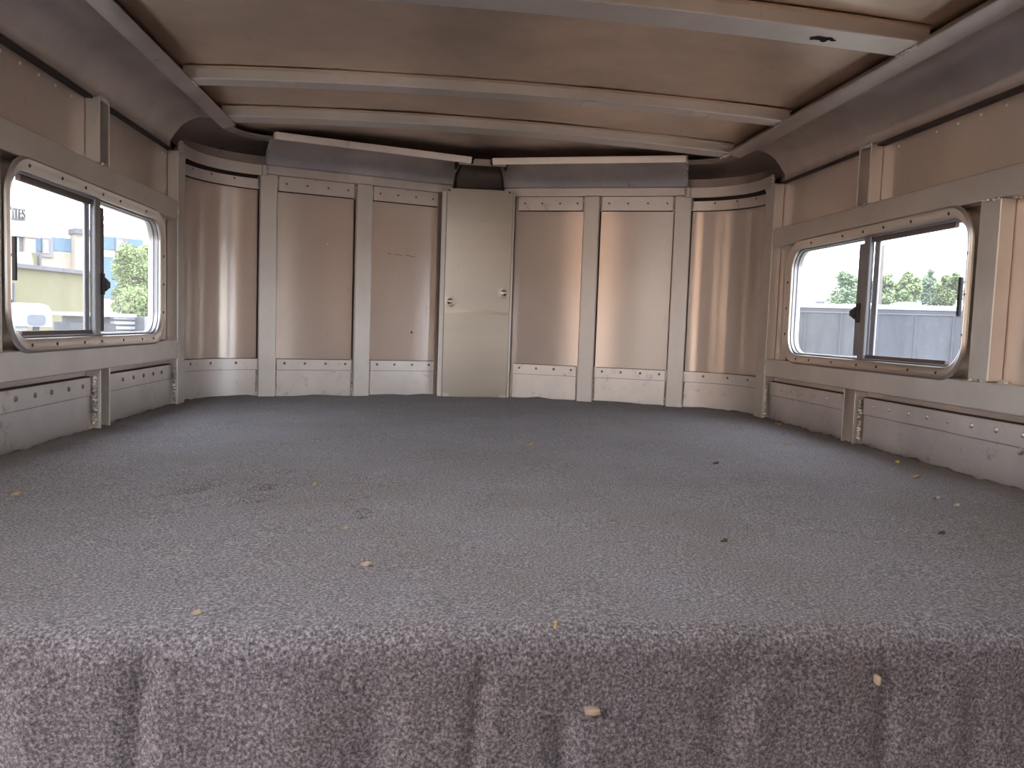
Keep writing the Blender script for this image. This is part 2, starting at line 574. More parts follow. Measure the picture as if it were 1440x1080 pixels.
for side, nm in ((-1, 'wall_front_left'), (1, 'wall_front_right')):
    bm = bmesh.new()
    stn = [st_side(side, 2.74)] + [st_arc(side, TH * i / 14) for i in range(15)] + [st_nose(side, a) for a in (0.70, 0.5, 0.3, 0.1)]
    o0, n0 = st_nose(side, 0)
    stn.append((o0, n0))
    rings = []
    for k, (o_, n_) in enumerate(stn):
        if k == len(stn) - 1:   # apex: keep on the centre line
            rings.append([Vector((0, YA + 0.035 * NH, -0.02)), Vector((0, YA + 0.055 * NH, -0.02)),
                          Vector((0, YA + 0.055 * NH, 0.98)), Vector((0, YA + 0.035 * NH, 0.98))])
        else:
            rings.append([o_ + n_ * a + Vector((0, 0, z)) for a, z in ((-.035, -.02), (-.055, -.02), (-.055, .98), (-.035, .98))])
    add_loft(bm, rings)
    structure(link_mesh(nm, bm, MT['sheet'], smooth=True))

bm = bmesh.new()
add_box(bm, -1.055, 1.055, -2.32, -2.30, -1.0, 0.25)      # unseen opening added in the rear, upper left, to let light in
add_box(bm, -1.055, 1.055, -2.32, -2.30, 0.86, 0.95)
add_box(bm, -1.055, -0.92, -2.32, -2.30, 0.25, 0.86)
add_box(bm, -0.56, 1.055, -2.32, -2.30, 0.25, 0.86)
structure(link_mesh('wall_back', bm, MT['sheet']))

# ceiling: crowned roof sheet
def crown(x):
    return 0.022 * (1 - (x / 0.85) ** 2)
ZC = 0.938
VX0, VX1, VY0, VY1 = -0.525, 0.2625, 0.62, 1.18      # opening of the added roof vent
bm = bmesh.new()
NX, NY = 24, 60
rows = []
for k in (0, 1):
    g = []
    for j in range(NY + 1):
        row = []
        for i in range(NX + 1):
            x = -1.05 + 2.1 * i / NX
            ymax = YA + 0.052 - S * abs(x)
            if abs(x) > CX:
                dx = min(abs(x) - CX, 0.334)
                ymax = min(ymax, CY + math.sqrt(max(0.0, 0.335 ** 2 - dx * dx)))
            y = -2.31 + (ymax + 2.31) * j / NY
            z = ZC + max(crown(x), -0.004) + 0.014 * k
            if k == 0:
                z += 0.0022 * noise.noise(Vector((x * 3.1, y * 2.6, 1.7)))
            row.append(bm.verts.new((x, y, z)))
        g.append(row)
    rows.append(g)
for k, g in enumerate(rows):
    for j in range(NY):
        for i in range(NX):
            c = (g[j][i].co + g[j + 1][i + 1].co) / 2
            if VX0 < c.x < VX1 and VY0 < c.y < VY1:      # hole for the added roof vent
                continue
            bm.faces.new((g[j][i], g[j][i + 1], g[j + 1][i + 1], g[j + 1][i]))
for j in range(NY):
    for i in (0, NX):
        bm.faces.new((rows[0][j][i], rows[0][j + 1][i], rows[1][j + 1][i], rows[1][j][i]))
for i in range(NX):
    for j in (0, NY):
        bm.faces.new((rows[0][j][i], rows[0][j][i + 1], rows[1][j][i + 1], rows[1][j][i]))
structure(link_mesh('ceiling', bm, MT['roof'], smooth=True))

# unseen roof vent with a translucent lid, added to light the carpet top
e = empty('roof_vent', ((VX0 + VX1) / 2, (VY0 + VY1) / 2, 0.93), 'unseen roof vent added for its light, with yellowed translucent lid over the carpet edge', 'vent')
bm = bmesh.new()
ro = [(VX0 - .07, VY0 - .07), (VX1 + .07, VY0 - .07), (VX1 + .07, VY1 + .07), (VX0 - .07, VY1 + .07)]
ri = [(VX0 + .045, VY0 + .045), (VX1 - .045, VY0 + .045), (VX1 - .045, VY1 - .045), (VX0 + .045, VY1 - .045)]
vr = [[bm.verts.new((x, y, z)) for x, y in lp] for lp, z in ((ro, .937), (ro, .980), (ri, 1.02), (ri, .937))]
for k in range(4):
    a, b = vr[k], vr[(k + 1) % 4]
    for i in range(4):
        bm.faces.new((a[i], a[(i + 1) % 4], b[(i + 1) % 4], b[i]))
link_mesh('added_vent_frame', bm, MT['extr'], e)
bm = bmesh.new()
add_box(bm, VX0 + .02, VX1 - .02, VY0 + .02, VY1 - .02, 1.022, 1.028)
link_mesh('added_vent_lid', bm, MT['lid'], e)

# gooseneck deck, bulkhead below it, lower floor behind
bm = bmesh.new()
outl = [Vector((-1.03, 0.80, 0)), Vector((1.03, 0.80, 0)), Vector((1.03, 2.78, 0))]
outl += [st_arc(1, TH * i / 6)[0] for i in range(7)] + [Vector((0, YA + 0.02, 0))]
outl += [st_arc(-1, TH * i / 6)[0] for i in range(6, -1, -1)] + [Vector((-1.03, 2.78, 0))]
add_loft(bm, [[p + Vector((0, 0, -0.05)) for p in outl], [p + Vector((0, 0, -0.022)) for p in outl]])
structure(link_mesh('floor', bm, MT['deck']))
bm = bmesh.new()
add_box(bm, -1.034, 1.034, 0.80, 0.83, -0.98, -0.051)
structure(link_mesh('wall_bulkhead', bm, MT['deck']))
bm = bmesh.new()
add_box(bm, -1.034, 1.034, -2.31, 0.83, -1.02, -0.98)
structure(link_mesh('floor_lower', bm, MT['rubber']))

# ------------------------------------------------------------------ roof rails (cove trims)
SIDE_PROF = [(-0.034, 0.823), (-0.012, 0.823), (-0.012, 0.842), (-0.005, 0.852), (0.008, 0.872), (0.025, 0.892), (0.05, 0.909),
             (0.08, 0.919), (0.115, 0.919), (0.138, 0.908), (0.148, 0.889), (0.152, 0.888), (0.190, 0.901), (0.190, 0.904), (0.160, 0.930), (-0.034, 0.930)]
NOSE_PROF = [(-0.034, 0.822), (-0.004, 0.822), (-0.004, 0.852), (0.004, 0.856), (0.012, 0.872), (0.028, 0.894), (0.055, 0.914),
             (0.09, 0.925), (0.13, 0.926), (0.170, 0.920), (0.193, 0.909), (0.198, 0.908), (0.203, 0.929), (0.203, 0.932), (0.18, 0.934), (-0.034, 0.934)]
CORN_PROF = [(-0.034, 0.85), (-0.026, 0.85), (-0.026, 0.888), (-0.018, 0.892), (0.01, 0.908), (0.04, 0.920), (0.09, 0.928),
             (0.12, 0.924), (0.125, 0.914), (0.155, 0.922), (0.155, 0.926), (0.12, 0.934), (-0.034, 0.934)]
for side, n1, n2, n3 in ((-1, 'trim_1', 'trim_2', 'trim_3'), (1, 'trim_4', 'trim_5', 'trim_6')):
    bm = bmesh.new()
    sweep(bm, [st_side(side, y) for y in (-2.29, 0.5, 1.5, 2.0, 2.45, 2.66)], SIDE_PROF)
    t1 = structure(link_mesh(n1, bm, MT['cove_shaded'], smooth=True))
    bm = bmesh.new()
    a_, b_ = sorted((side * 1.0345, side * 1.0150))
    add_box(bm, a_, b_, 0.6, 2.092, 0.8165, 0.8228)
    add_box(bm, a_, b_, 2.160, 2.70, 0.8195, 0.8228)
    link_mesh('gap_shade', bm, MT['gap'], t1)  # dark strips painting the shade beneath the rail lip
    bm = bmesh.new()
    sweep(bm, [st_nose(side, a) for a in (0.790, 0.6, 0.4, 0.2, 0.105)], NOSE_PROF)
    t2 = structure(link_mesh(n2, bm, MT['cove'], smooth=True))
    for ax_ in (0.794, 0.101):
        o_, n_ = st_nose(side, ax_)
        q_ = [o_ + n_ * (a + 0.002) + Vector((0, 0, z - 0.001)) for a, z in NOSE_PROF[3:14:2]]
        for p0_, p1_ in zip(q_[:-1], q_[1:]):
            w = weld_part(p0_, p1_, t2, r=0.0042)
            w.data.materials[0] = MT['weld'] if ax_ > 0.5 else MT['gap']
    bm = bmesh.new()
    sweep(bm, [st_side(side, 2.665), st_side(side, 2.72)] + [st_arc(side, TH * i / 12) for i in range(13)] + [st_nose(side, 0.796)], CORN_PROF)
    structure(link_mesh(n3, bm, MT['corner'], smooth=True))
# centre cove piece over the cover panel
bm = bmesh.new()
CEN_PROF = [(y - 0.006, z - 0.004) for y, z in NOSE_PROF[:-1]] + [(-0.034, 0.932)]
rings = []
for x in (-0.088, 0.094):
    rings.append([Vector((x, 3.296 - off, z)) for off, z in CEN_PROF])
add_loft(bm, rings)
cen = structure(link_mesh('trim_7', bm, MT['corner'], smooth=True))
for x in (-0.096, 0.102):
    for (o0_, z0_), (o1_, z1_) in (((0.002, 0.84), (0.014, 0.876)), ((0.014, 0.876), (0.055, 0.914)), ((0.055, 0.914), (0.13, 0.925))):
        w = weld_part((x, 3.296 - o0_, z0_), (x, 3.296 - o1_, z1_), cen, r=0.006)
        w.data.materials[0] = MT['gap']

# ------------------------------------------------------------------ ceiling beams
BEAMS = [  # y rear edge at left and right end, width, label
    (1.535, 1.600, 0.088, 'wide ceiling beam nearest the viewer, with a torn bolt hole at its right end'),
    (2.195, 2.245, 0.062, 'middle crowned aluminium ceiling beam of the three, patched with lighter rectangles'),
    (2.575, 2.675, 0.078, 'ceiling beam farthest from the viewer, just before the pointed front wall'),
]
for bi, (yl, yr, wd, lab) in enumerate(BEAMS):
    e = empty('ceiling_beam', (0, (yl + yr) / 2, 0.905), lab, 'beam', 'crowned ceiling beams')
    bm = bmesh.new()
    rings = []
    for i in range(25):
        x = -0.835 + 1.67 * i / 24
        t = i / 24
        y = yl + (yr - yl) * t
        z = 0.9055 + crown(x) * 1.0
        h = 0.030
        rings.append([Vector((x, y, z)), Vector((x, y + wd, z)), Vector((x, y + wd, z + h)), Vector((x, y, z + h))])
    add_loft(bm, rings)
    link_mesh('beam_bar', bm, MT['extr'], e, bevel=0.003)
    # rear upper flange line
    bm = bmesh.new()
    rings = []
    for i in range(25):
        x = -0.83 + 1.66 * i / 24
        y = yl + (yr - yl) * i / 24
        z = 0.9055 + crown(x) + 0.0265
        rings.append([Vector((x, y - 0.014, z)), Vector((x, y + 0.002, z)), Vector((x, y + 0.002, z + 0.004)), Vector((x, y - 0.014, z + 0.004))])
    add_loft(bm, rings)
    link_mesh('flange', bm, MT['roof'], e)
    for sx in (-1, 1):
        x = sx * 0.812
        y = yl if sx < 0 else yr
        weld_part((x, y + 0.004, 0.9035), (x, y + wd - 0.004, 0.9035), e, r=0.004)
    if bi == 0:
        bm = bmesh.new()
        zc = 0.9055 + crown(0.62) - 0.0012
        rr = random.Random(3)
        for cx_, cy_, sz in ((0.600, 1.640, 0.006), (0.612, 1.636, 0.010), (0.624, 1.638, 0.011), (0.634, 1.634, 0.008), (0.645, 1.640, 0.006), (0.628, 1.648, 0.006)):
            ring = []
            for zz in (0.0, 0.003):
                ring.append([Vector((cx_ + sz * (0.8 + 0.4 * rr.random()) * math.cos(a * math.pi / 5), cy_ + 0.8 * sz * math.sin(a * math.pi / 5), zc + zz - 0.001)) for a in range(10)])
            add_loft(bm, ring)
        h = link_mesh('torn_hole', bm, MT['gap'], e)
        h['label'] = 'dark ragged bolt hole'
    if bi == 1:
        for x0, x1 in ((-0.60, -0.55), (-0.15, -0.10), (0.23, 0.265), (0.545, 0.585), (0.60, 0.66)):
            bm = bmesh.new()
            xm = (x0 + x1) / 2
            ym = yl + (yr - yl) * (xm + 0.835) / 1.67
            zz = 0.9055 + crown(xm) - 0.0012
            add_box(bm, x0, x1, ym + 0.006, ym + wd - 0.006, zz, zz + 0.003)
            link_mesh('patch', bm, MT['frame'], e)

# ------------------------------------------------------------------ posts on the front wall
def front_post(side, ax, w, lab):
    m = nose_xf(side, ax)
    e = empty('wall_post', m.translation.copy(), lab, 'post', 'flat posts on the front wall')
    bm = bmesh.new()
    add_box(bm, -w / 2, w / 2, -0.034, 0.0, -0.006, 0.8205, m)
    link_mesh('post_tube', bm, MT['extr'], e, bevel=0.004, seg=3)
    for sx in (-1, 1):     # dirty caulk line down each side
        bm = bmesh.new()
        xa, xb = sorted((sx * (w / 2 + 0.0002), sx * (w / 2 + 0.004)))
        add_box(bm, xa, xb, -0.0345, -0.026, 0.142, 0.764, m)
        link_mesh('caulk_line', bm, MT['gap'], e)
    # weld along the head and a weld bead at each side of the foot
    weld_part(m @ Vector((-w / 2 + .004, -0.001, 0.822)), m @ Vector((w / 2 - .004, -0.001, 0.822)), e, r=0.003)
    for sx in (-1, 1):
        weld_part(m @ Vector((sx * (w / 2 + .003), -0.018, 0.006)), m @ Vector((sx * (w / 2 + .003), -0.018, 0.10)), e, r=0.0045)
        weld_part(m @ Vector((sx * (w / 2 + .003), -0.018, 0.772)), m @ Vector((sx * (w / 2 + .003), -0.018, 0.812)), e, r=0.004)
    return e
front_post(-1, 0.783, 0.062, 'flat aluminium post on the front wall beside the left rounded corner')
front_post(-1, 0.443, 0.062, 'flat aluminium post on the front wall next left of the centre cover panel')
front_post(1, 0.446, 0.062, 'flat aluminium post on the front wall next right of the centre cover panel')
front_post(1, 0.784, 0.064, 'flat aluminium post on the front wall beside the right rounded corner')

# ------------------------------------------------------------------ corner posts, stubs, near posts, rails
def xbox(bm, side, xi, xo, y0, y1, z0, z1):
    a, b = sorted((side * xi, side * xo))
    add_box(bm, a, b, y0, y1, z0, z1)

for side, word in ((-1, 'left'), (1, 'right')):
    e = empty('corner_post', (side * 1.017, 2.742, 0), 'tall aluminium corner post where the %s window wall meets the front' % word, 'post', 'corner posts')
    bm = bmesh.new()
    xbox(bm, side, 1.0, 1.0345, 2.705, 2.782, -0.006, 0.821)
    link_mesh('post_tube', bm, MT['extr'], e, bevel=0.003, seg=3)
    weld_part((side * 1.002, 2.775, 0.80), (side * 1.002, 2.775, 0.845), e, r=0.008)
    weld_part((side * 1.008, 2.70, 0.01), (side * 1.008, 2.70, 0.125), e, r=0.006)

    for zr0, zr1, nm, lab in ((0.599, 0.661, 'above', 'long flat aluminium rail above the %s window'), (0.150, 0.211, 'below', 'long flat aluminium rail below the %s window')):
        e = empty('wall_rail', (side * 1.017, 1.6, zr0), lab % word, 'rail', 'long rails along the window walls')
        bm = bmesh.new()
        xbox(bm, side, 1.0, 1.0345, 0.60, 2.7035, zr0, zr1)
        link_mesh('rail_bar', bm, MT['extr'], e, bevel=0.003, seg=3)
        weld_part((side * 1.001, 2.704, zr0 + .004), (side * 1.001, 2.704, zr1 - .004), e, r=0.004)

    # open channel stubs above the upper rail and below the lower rail
    for z0, z1, lab in ((0.6625, 0.8215, 'short open channel post between the roof rail and the rail above the %s window'),
                        (-0.006, 0.1485, 'short open channel post between carpet and the rail below the %s window')):
        e = empty('channel_post', (side * 1.017, 2.128, z0), lab % word, 'post', 'short channel posts on the window walls')
        bm = bmesh.new()
        xbox(bm, side, 1.029, 1.0345, 2.100, 2.157, z0, z1)
        link_mesh('web', bm, MT['corner'], e)  # darker metal paints the shade inside the channel
        for y0 in (2.094, 2.152):
            bm = bmesh.new()
            xbox(bm, side, 1.0, 1.0345, y0, y0 + 0.0058, z0, z1)
            link_mesh('flange', bm, MT['extr'], e, bevel=0.0015)
        if z0 < 0:
            weld_part((side * 1.012, 2.086, 0.008), (side * 1.012, 2.086, 0.135), e, r=0.007)
        else:
            weld_part((side * 0.999, 2.100, z0 - .001), (side * 0.999, 2.125, z0 - .003), e, r=0.005)
            weld_part((side * 1.004, 2.095, z1), (side * 1.004, 2.155, z1), e, r=0.007)

    e = empty('window_post', (side * 1.017, 1.606, 0.211), 'upright aluminium post at the near end of the %s window' % word, 'post', 'posts beside the windows')
    bm = bmesh.new()
    xbox(bm, side, 1.0, 1.0345, 1.573, 1.637, 0.2125, 0.5975)
    link_mesh('post_tube', bm, MT['extr'], e, bevel=0.003, seg=3)
    for zz in (0.2125, 0.5975):
        weld_part((side * 1.0, 1.578, zz), (side * 1.0, 1.632, zz), e, r=0.004)
        weld_part((side * 1.02, 1.568, zz), (side * 1.03, 1.55, zz), e, r=0.006)
    # slim upright at the far end of the window
    e = empty('window_post', (side * 1.017, 2.62, 0.211), 'slim upright strip between the %s window and its corner post' % word, 'post', 'posts beside the windows')
    bm = bmesh.new()
    xbox(bm, side, 1.012, 1.0345, 2.575, 2.625, 0.2125, 0.5975)
    link_mesh('post_tube', bm, MT['extr'], e, bevel=0.003)

    # kick plates along the side wall
    for y0, y1, lab, riv in ((0.84, 2.078, 'long riveted kick plate on the %s wall, the bay nearest the viewer', [1.40, 1.48, 1.557, 1.635, 1.715, 1.795, 1.87, 1.955, 2.03]),
                             (2.166, 2.692, 'short riveted kick plate on the %s wall below the far half of the window', [2.284, 2.363, 2.443, 2.525, 2.600])):
        e = empty('kick_plate', (side * 1.025, (y0 + y1) / 2, 0), lab % word, 'kick plate', 'riveted kick plates')
        bm = bmesh.new()
        # lower edge slightly ragged where it meets the carpet
        n = int((y1 - y0) / 0.03)
        rings = []
        for k in range(n + 1):
            y = y0 + (y1 - y0) * k / n
            zb = -0.004 + 0.004 * noise.noise(Vector((y * 14, side * 3, 0)))
            rings.append([Vector((side * 1.020, y, zb)), Vector((side * 1.0345, y, zb)), Vector((side * 1.0345, y, 0.0845)), Vector((side * 1.020, y, 0.0845))])
        add_loft(bm, rings)
        link_mesh('plate', bm, MT['kick'], e)
        bm = bmesh.new()
        xbox(bm, side, 1.0165, 1.0345, y0, y1, 0.0855, 0.131)
        link_mesh('rivet_strip', bm, MT['kick'], e, bevel=0.001)
        bm = bmesh.new()
        xbox(bm, side, 1.0195, 1.0345, y0, y1, 0.0843, 0.0857)
        xbox(bm, side, 1.0180, 1.0345, y0, y1, 0.1310, 0.1335)
        link_mesh('seam_or_shade', bm, MT['gap'], e)
        for y in riv:
            rivet_part('rivet', (side * 1.0165, y, 0.1115), (-side, 0, 0), MT['rivet' if side < 0 else 'kick'], e, r=0.0062, h=0.003)
    # row of rivets in the skin under the roof rail
    par = bpy.data.objects['wall_left' if side < 0 else 'wall_right']
    for y in (1.46, 1.543, 1.626, 1.706, 1.784, 1.863, 1.94, 2.021, 2.66):
        rivet_part('rivet', (side * 1.035, y, 0.802), (-side, 0, 0), MT['extr'], par, r=0.0042)
# small bolt low on the near right kick plate
bm = bmesh.new()
add_dome(bm, (1.020, 1.486, 0.078), (-1, 0, 0), 0.009, 0.006, 6)
link_mesh('bolt_head', bm, MT['frame'], [o for o in bpy.data.objects if o.get('label', '').startswith('long riveted kick plate on the right')][0])

# ------------------------------------------------------------------ front bays: header plates and kick plates
def bay_stations(side, a0, a1):
    """a0 > a1 in |x| on nose; a0 = None means the rounded corner bay"""
    if a0 is None:
        return [st_side(side, 2.783)] + [st_arc(side, TH * i / 12) for i in range(13)] + [(st_nose(side, 0.817))] if False else \
               [st_arc(side, TH * (0.02 + 0.97 * i / 12)) for i in range(13)]
    n = 8
    return [st_nose(side, a0 + (a1 - a0) * i / n) for i in range(n + 1)]

def at_station(stn, t, off, z):
    k = t * (len(stn) - 1)
    i = min(int(k), len(stn) - 2)
    f = k - i
    o_ = stn[i][0].lerp(stn[i + 1][0], f)
    n_ = stn[i][1].lerp(stn[i + 1][1], f).normalized()
    p = o_ + n_ * off
    return Vector((p.x, p.y, z)), n_

BAYS = [(-1, None, None, 'left rounded corner'), (-1, 0.747, 0.480, 'bay right of the left corner post pair'), (-1, 0.406, 0.156, 'bay just left of the cover panel'),
        (1, 0.160, 0.409, 'bay just right of the cover panel'), (1, 0.483, 0.746, 'bay between the two right-hand posts'), (1, None, None, 'right rounded corner')]
KICK_LAB = ['curved riveted kick plate in the left rounded corner', 'riveted kick plate between the two left-hand front posts',
            'riveted kick plate just left of the centre cover panel', 'riveted kick plate just right of the centre cover panel',
            'riveted kick plate between the two right-hand front posts', 'curved riveted kick plate in the right rounded corner']
HEAD_LAB = ['curved riveted header strip under the bar in the left rounded corner', 'riveted header strip between the tops of the two left-hand front posts',
            'riveted header strip just left of the cover panel top', 'riveted header strip just right of the cover panel top',
            'riveted header strip between the tops of the two right-hand front posts', 'curved riveted header strip under the bar in the right rounded corner']
for k, (side, a0, a1, _) in enumerate(BAYS):
    stn = bay_stations(side, a0, a1)
    mid, _n = at_station(stn, 0.5, -0.02, 0)
    corner = a0 is None
    e = empty('kick_plate', mid, KICK_LAB[k], 'kick plate', 'riveted kick plates')
    bm = bmesh.new()
    sub = []
    for i in range(25):
        p, n_ = at_station(stn, i / 24, 0, 0)
        sub.append((p, n_))
    rings = []
    for i, (p, n_) in enumerate(sub):
        zb = -0.004 + 0.004 * noise.noise(Vector((p.x * 22, p.y * 5, 2)))
        rings.append([p + n_ * a + Vector((0, 0, z)) for a, z in ((-.0345, zb), (-.021, zb), (-.021, .098), (-.0345, .098))])
    add_loft(bm, rings)
    link_mesh('plate', bm, MT['kick'], e, smooth=True)
    bm = bmesh.new()
    sweep(bm, sub, rect_prof(-0.0345, -0.0185, 0.0992, 0.139))
    link_mesh('rivet_strip', bm, MT['kick'], e, smooth=True)
    bm = bmesh.new()
    sweep(bm, sub, rect_prof(-0.0343, -0.0205, 0.0978, 0.0994))
    sweep(bm, sub, rect_prof(-0.0343, -0.0200, 0.1388, 0.1408))
    link_mesh('seam_or_shade', bm, MT['gap'], e)
    for t in ((0.22, 0.5, 0.78) if corner else (0.1, 0.37, 0.65, 0.92)):
        p, n_ = at_station(stn, t, -0.0185, 0.124)
        rivet_part('rivet', p, n_, MT['rivet'], e, r=0.0052)
    e = empty('header_strip', mid + Vector((0, 0, 0.766)), HEAD_LAB[k], 'trim strip', 'riveted header strips')
    bm = bmesh.new()
    zt = 0.803 if corner else 0.8205
    sweep(bm, sub, rect_prof(-0.0345, -0.020, 0.767, zt))
    link_mesh('strip', bm, MT['kick'], e, smooth=True)
    bm = bmesh.new()
    sweep(bm, sub, rect_prof(-0.0343, -0.0215, 0.7648, 0.7672))
    if corner:
        sweep(bm, sub, rect_prof(-0.0343, -0.030, 0.803, 0.825))  # dark strip painting the shaded gap between header strip and corner bar
    link_mesh('seam_or_shade', bm, MT['gap'], e)
    for t in ((0.25, 0.5, 0.75) if corner else (0.1, 0.37, 0.65, 0.92)):
        p, n_ = at_station(stn, t, -0.020, 0.795)
        rivet_part('rivet', p, n_, MT['rivet'], e, r=0.0042)

# flat bars bent round the two corners
for side, word in ((-1, 'left'), (1, 'right')):
    e = empty('corner_bar', (side * 0.92, 2.9, 0.813), 'bent flat aluminium bar bridging the %s rounded corner under the roof' % word, 'bar', 'bent corner bars')
    stn = [(st_side(side, 2.725)[0], Vector((-side, 0, 0))), st_side(side, 2.76)] + [st_arc(side, TH * i / 12) for i in range(13)] + [st_nose(side, 0.805), st_nose(side, 0.792)]
    bm = bmesh.new()
    sweep(bm, stn, rect_prof(0.002, 0.008, 0.813, 0.850))
    link_mesh('flat_bar', bm, MT['extr'], e, smooth=True)
    p, n_ = st_nose(side, 0.790)
    weld_part(p + n_ * 0.006 + Vector((0, 0, 0.813)), p + n_ * 0.006 + Vector((0, 0, 0.852)), e, r=0.006)
    weld_part((side * 0.998, 2.722, 0.815), (side * 0.998, 2.722, 0.855), e, r=0.009)

# ------------------------------------------------------------------ centre cover panel
e = empty('cover_panel', (0, 3.24, 0), 'tall plain aluminium cover panel standing in the middle of the front wall', 'panel')
X0, X1, YF = -0.126, 0.137, 3.235
def cover_y(x, z):
    """shallow crease across the sheet and two dimples at the screws"""
    zc = 0.350 + 0.010 * math.sin((x + 0.11) * 11) - 0.05 * (x + 0.02)
    t = zc - z
    q = max(0.0, min(1.0, t / 0.0145))
    y = YF - 0.0019 * q * math.exp(-max(0.0, t - 0.0145) / 0.14)
    y += 0.002 * math.exp(-((z - zc) / 0.22) ** 2)
    for dx, dz, r in ((-0.103, 0.386, 0.010), (0.114, 0.427, 0.010)):
        q = math.hypot(x - dx, z - dz) / r
        y += 0.003 * math.exp(-(q * q)) - 0.0016 * math.exp(-((q - 1.4) / 0.5) ** 2)
    return y
bm = bmesh.new()
NXc, NZc = 60, 420
fr = [[bm.verts.new((X0 + (X1 - X0) * i / NXc, cover_y(X0 + (X1 - X0) * i / NXc, -0.003 + 0.838 * j / NZc), -0.003 + 0.838 * j / NZc)) for i in range(NXc + 1)] for j in range(NZc + 1)]
bk = [[bm.verts.new((X0 + (X1 - X0) * i / NXc, YF + 0.010, -0.003 + 0.838 * j / NZc)) for i in (0, NXc)] for j in (0, NZc)]
for j in range(NZc):
    for i in range(NXc):
        bm.faces.new((fr[j][i], fr[j][i + 1], fr[j + 1][i + 1], fr[j + 1][i]))
bm.faces.new([fr[0][i] for i in range(NXc + 1)] + [bk[0][1], bk[0][0]])
bm.faces.new([fr[NZc][i] for i in range(NXc + 1)] + [bk[1][1], bk[1][0]])
bm.faces.new([fr[j][0] for j in range(NZc + 1)] + [bk[1][0], bk[0][0]])
bm.faces.new([fr[j][NXc] for j in range(NZc + 1)] + [bk[1][1], bk[0][1]])
bm.faces.new((bk[0][0], bk[0][1], bk[1][1], bk[1][0]))
link_mesh('sheet', bm, MT['cover'], e, smooth=True)
for xa, xb in ((-0.146, -0.127), (0.138, 0.147)):
    bm = bmesh.new()
    add_box(bm, xa, xb, YF + 0.004, YF + 0.045, -0.003, 0.824)
    link_mesh('side_channel', bm, MT['extr'], e, bevel=0.002)
for x, z in ((-0.118, 0.827), (0.123, 0.829), (-0.110, 0.379), (0.118, 0.420)):
    rivet_part('screw', (x, cover_y(x, z), z), (0, -1, 0), MT['screw'], e, r=0.0042)
for x in (-0.110, 0.121):      # bent-up foot corners
    bm = bmesh.new()
    add_loft(bm, [[Vector((x - .013, YF - .006, -.001)), Vector((x + .013, YF - .006, -.001)), Vector((x + .010, YF - .001, .014)), Vector((x - .010, YF - .001, .014))],
                  [Vector((x - .013, YF - .002, -.001)), Vector((x + .013, YF - .002, -.001)), Vector((x + .010, YF + .003, .014)), Vector((x - .010, YF + .003, .014))]])
    link_mesh('foot_tab', bm, MT['frame'], e)

# dents on the skin panels left of the cover panel
parw = bpy.data.objects['wall_front_left']
p, n_ = at_station([st_nose(-1, 0.3), st_nose(-1, 0.1)], 0.28, -0.035, 0.255)
rivet_part('rivet', p, n_, MT['screw'], parw, r=0.005)
p, n_ = at_station([st_nose(-1, 0.6), st_nose(-1, 0.5)], 0.3, -0.035, 0.585)
rivet_part('rivet', p, n_, MT['frame'], parw, r=0.005)
bm = bmesh.new()
rr = random.Random(9)
prev = None
for k in range(9):
    p, n_ = at_station([st_nose(-1, 0.345), st_nose(-1, 0.235)], k / 8, -0.0346, 0.566 - 0.006 * (k / 8) + 0.004 * (rr.random() - .5))
    if prev is not None and k not in (2, 5):
        add_tube(bm, prev, p, 0.0011, 0.0008, 5)
    prev = p
link_mesh('scratch', bm, MT['gap'], parw)

# ------------------------------------------------------------------ windows
def ring_solid(bm, side, loops):
    """loops: list of (loop pts, x) -> closed ring solid"""
    rings = [[Vector((side * x, y, z)) for y, z in lp] for lp, x in loops]
    rings.append(rings[0])
    vr = [[bm.verts.new(q) for q in r] for r in rings[:-1]]
    n = len(vr[0])
    m_ = len(vr)
    for k in range(m_):
        a, b = vr[k], vr[(k + 1) % m_]
        for i in range(n):
            j = (i + 1) % n
            bm.faces.new((a[i], a[j], b[j], b[i]))

def pane_solid(bm, side, pts, x0, x1):
    add_loft(bm, [[Vector((side * x0, y, z)) for y, z in pts], [Vector((side * x1, y, z)) for y, z in pts]])

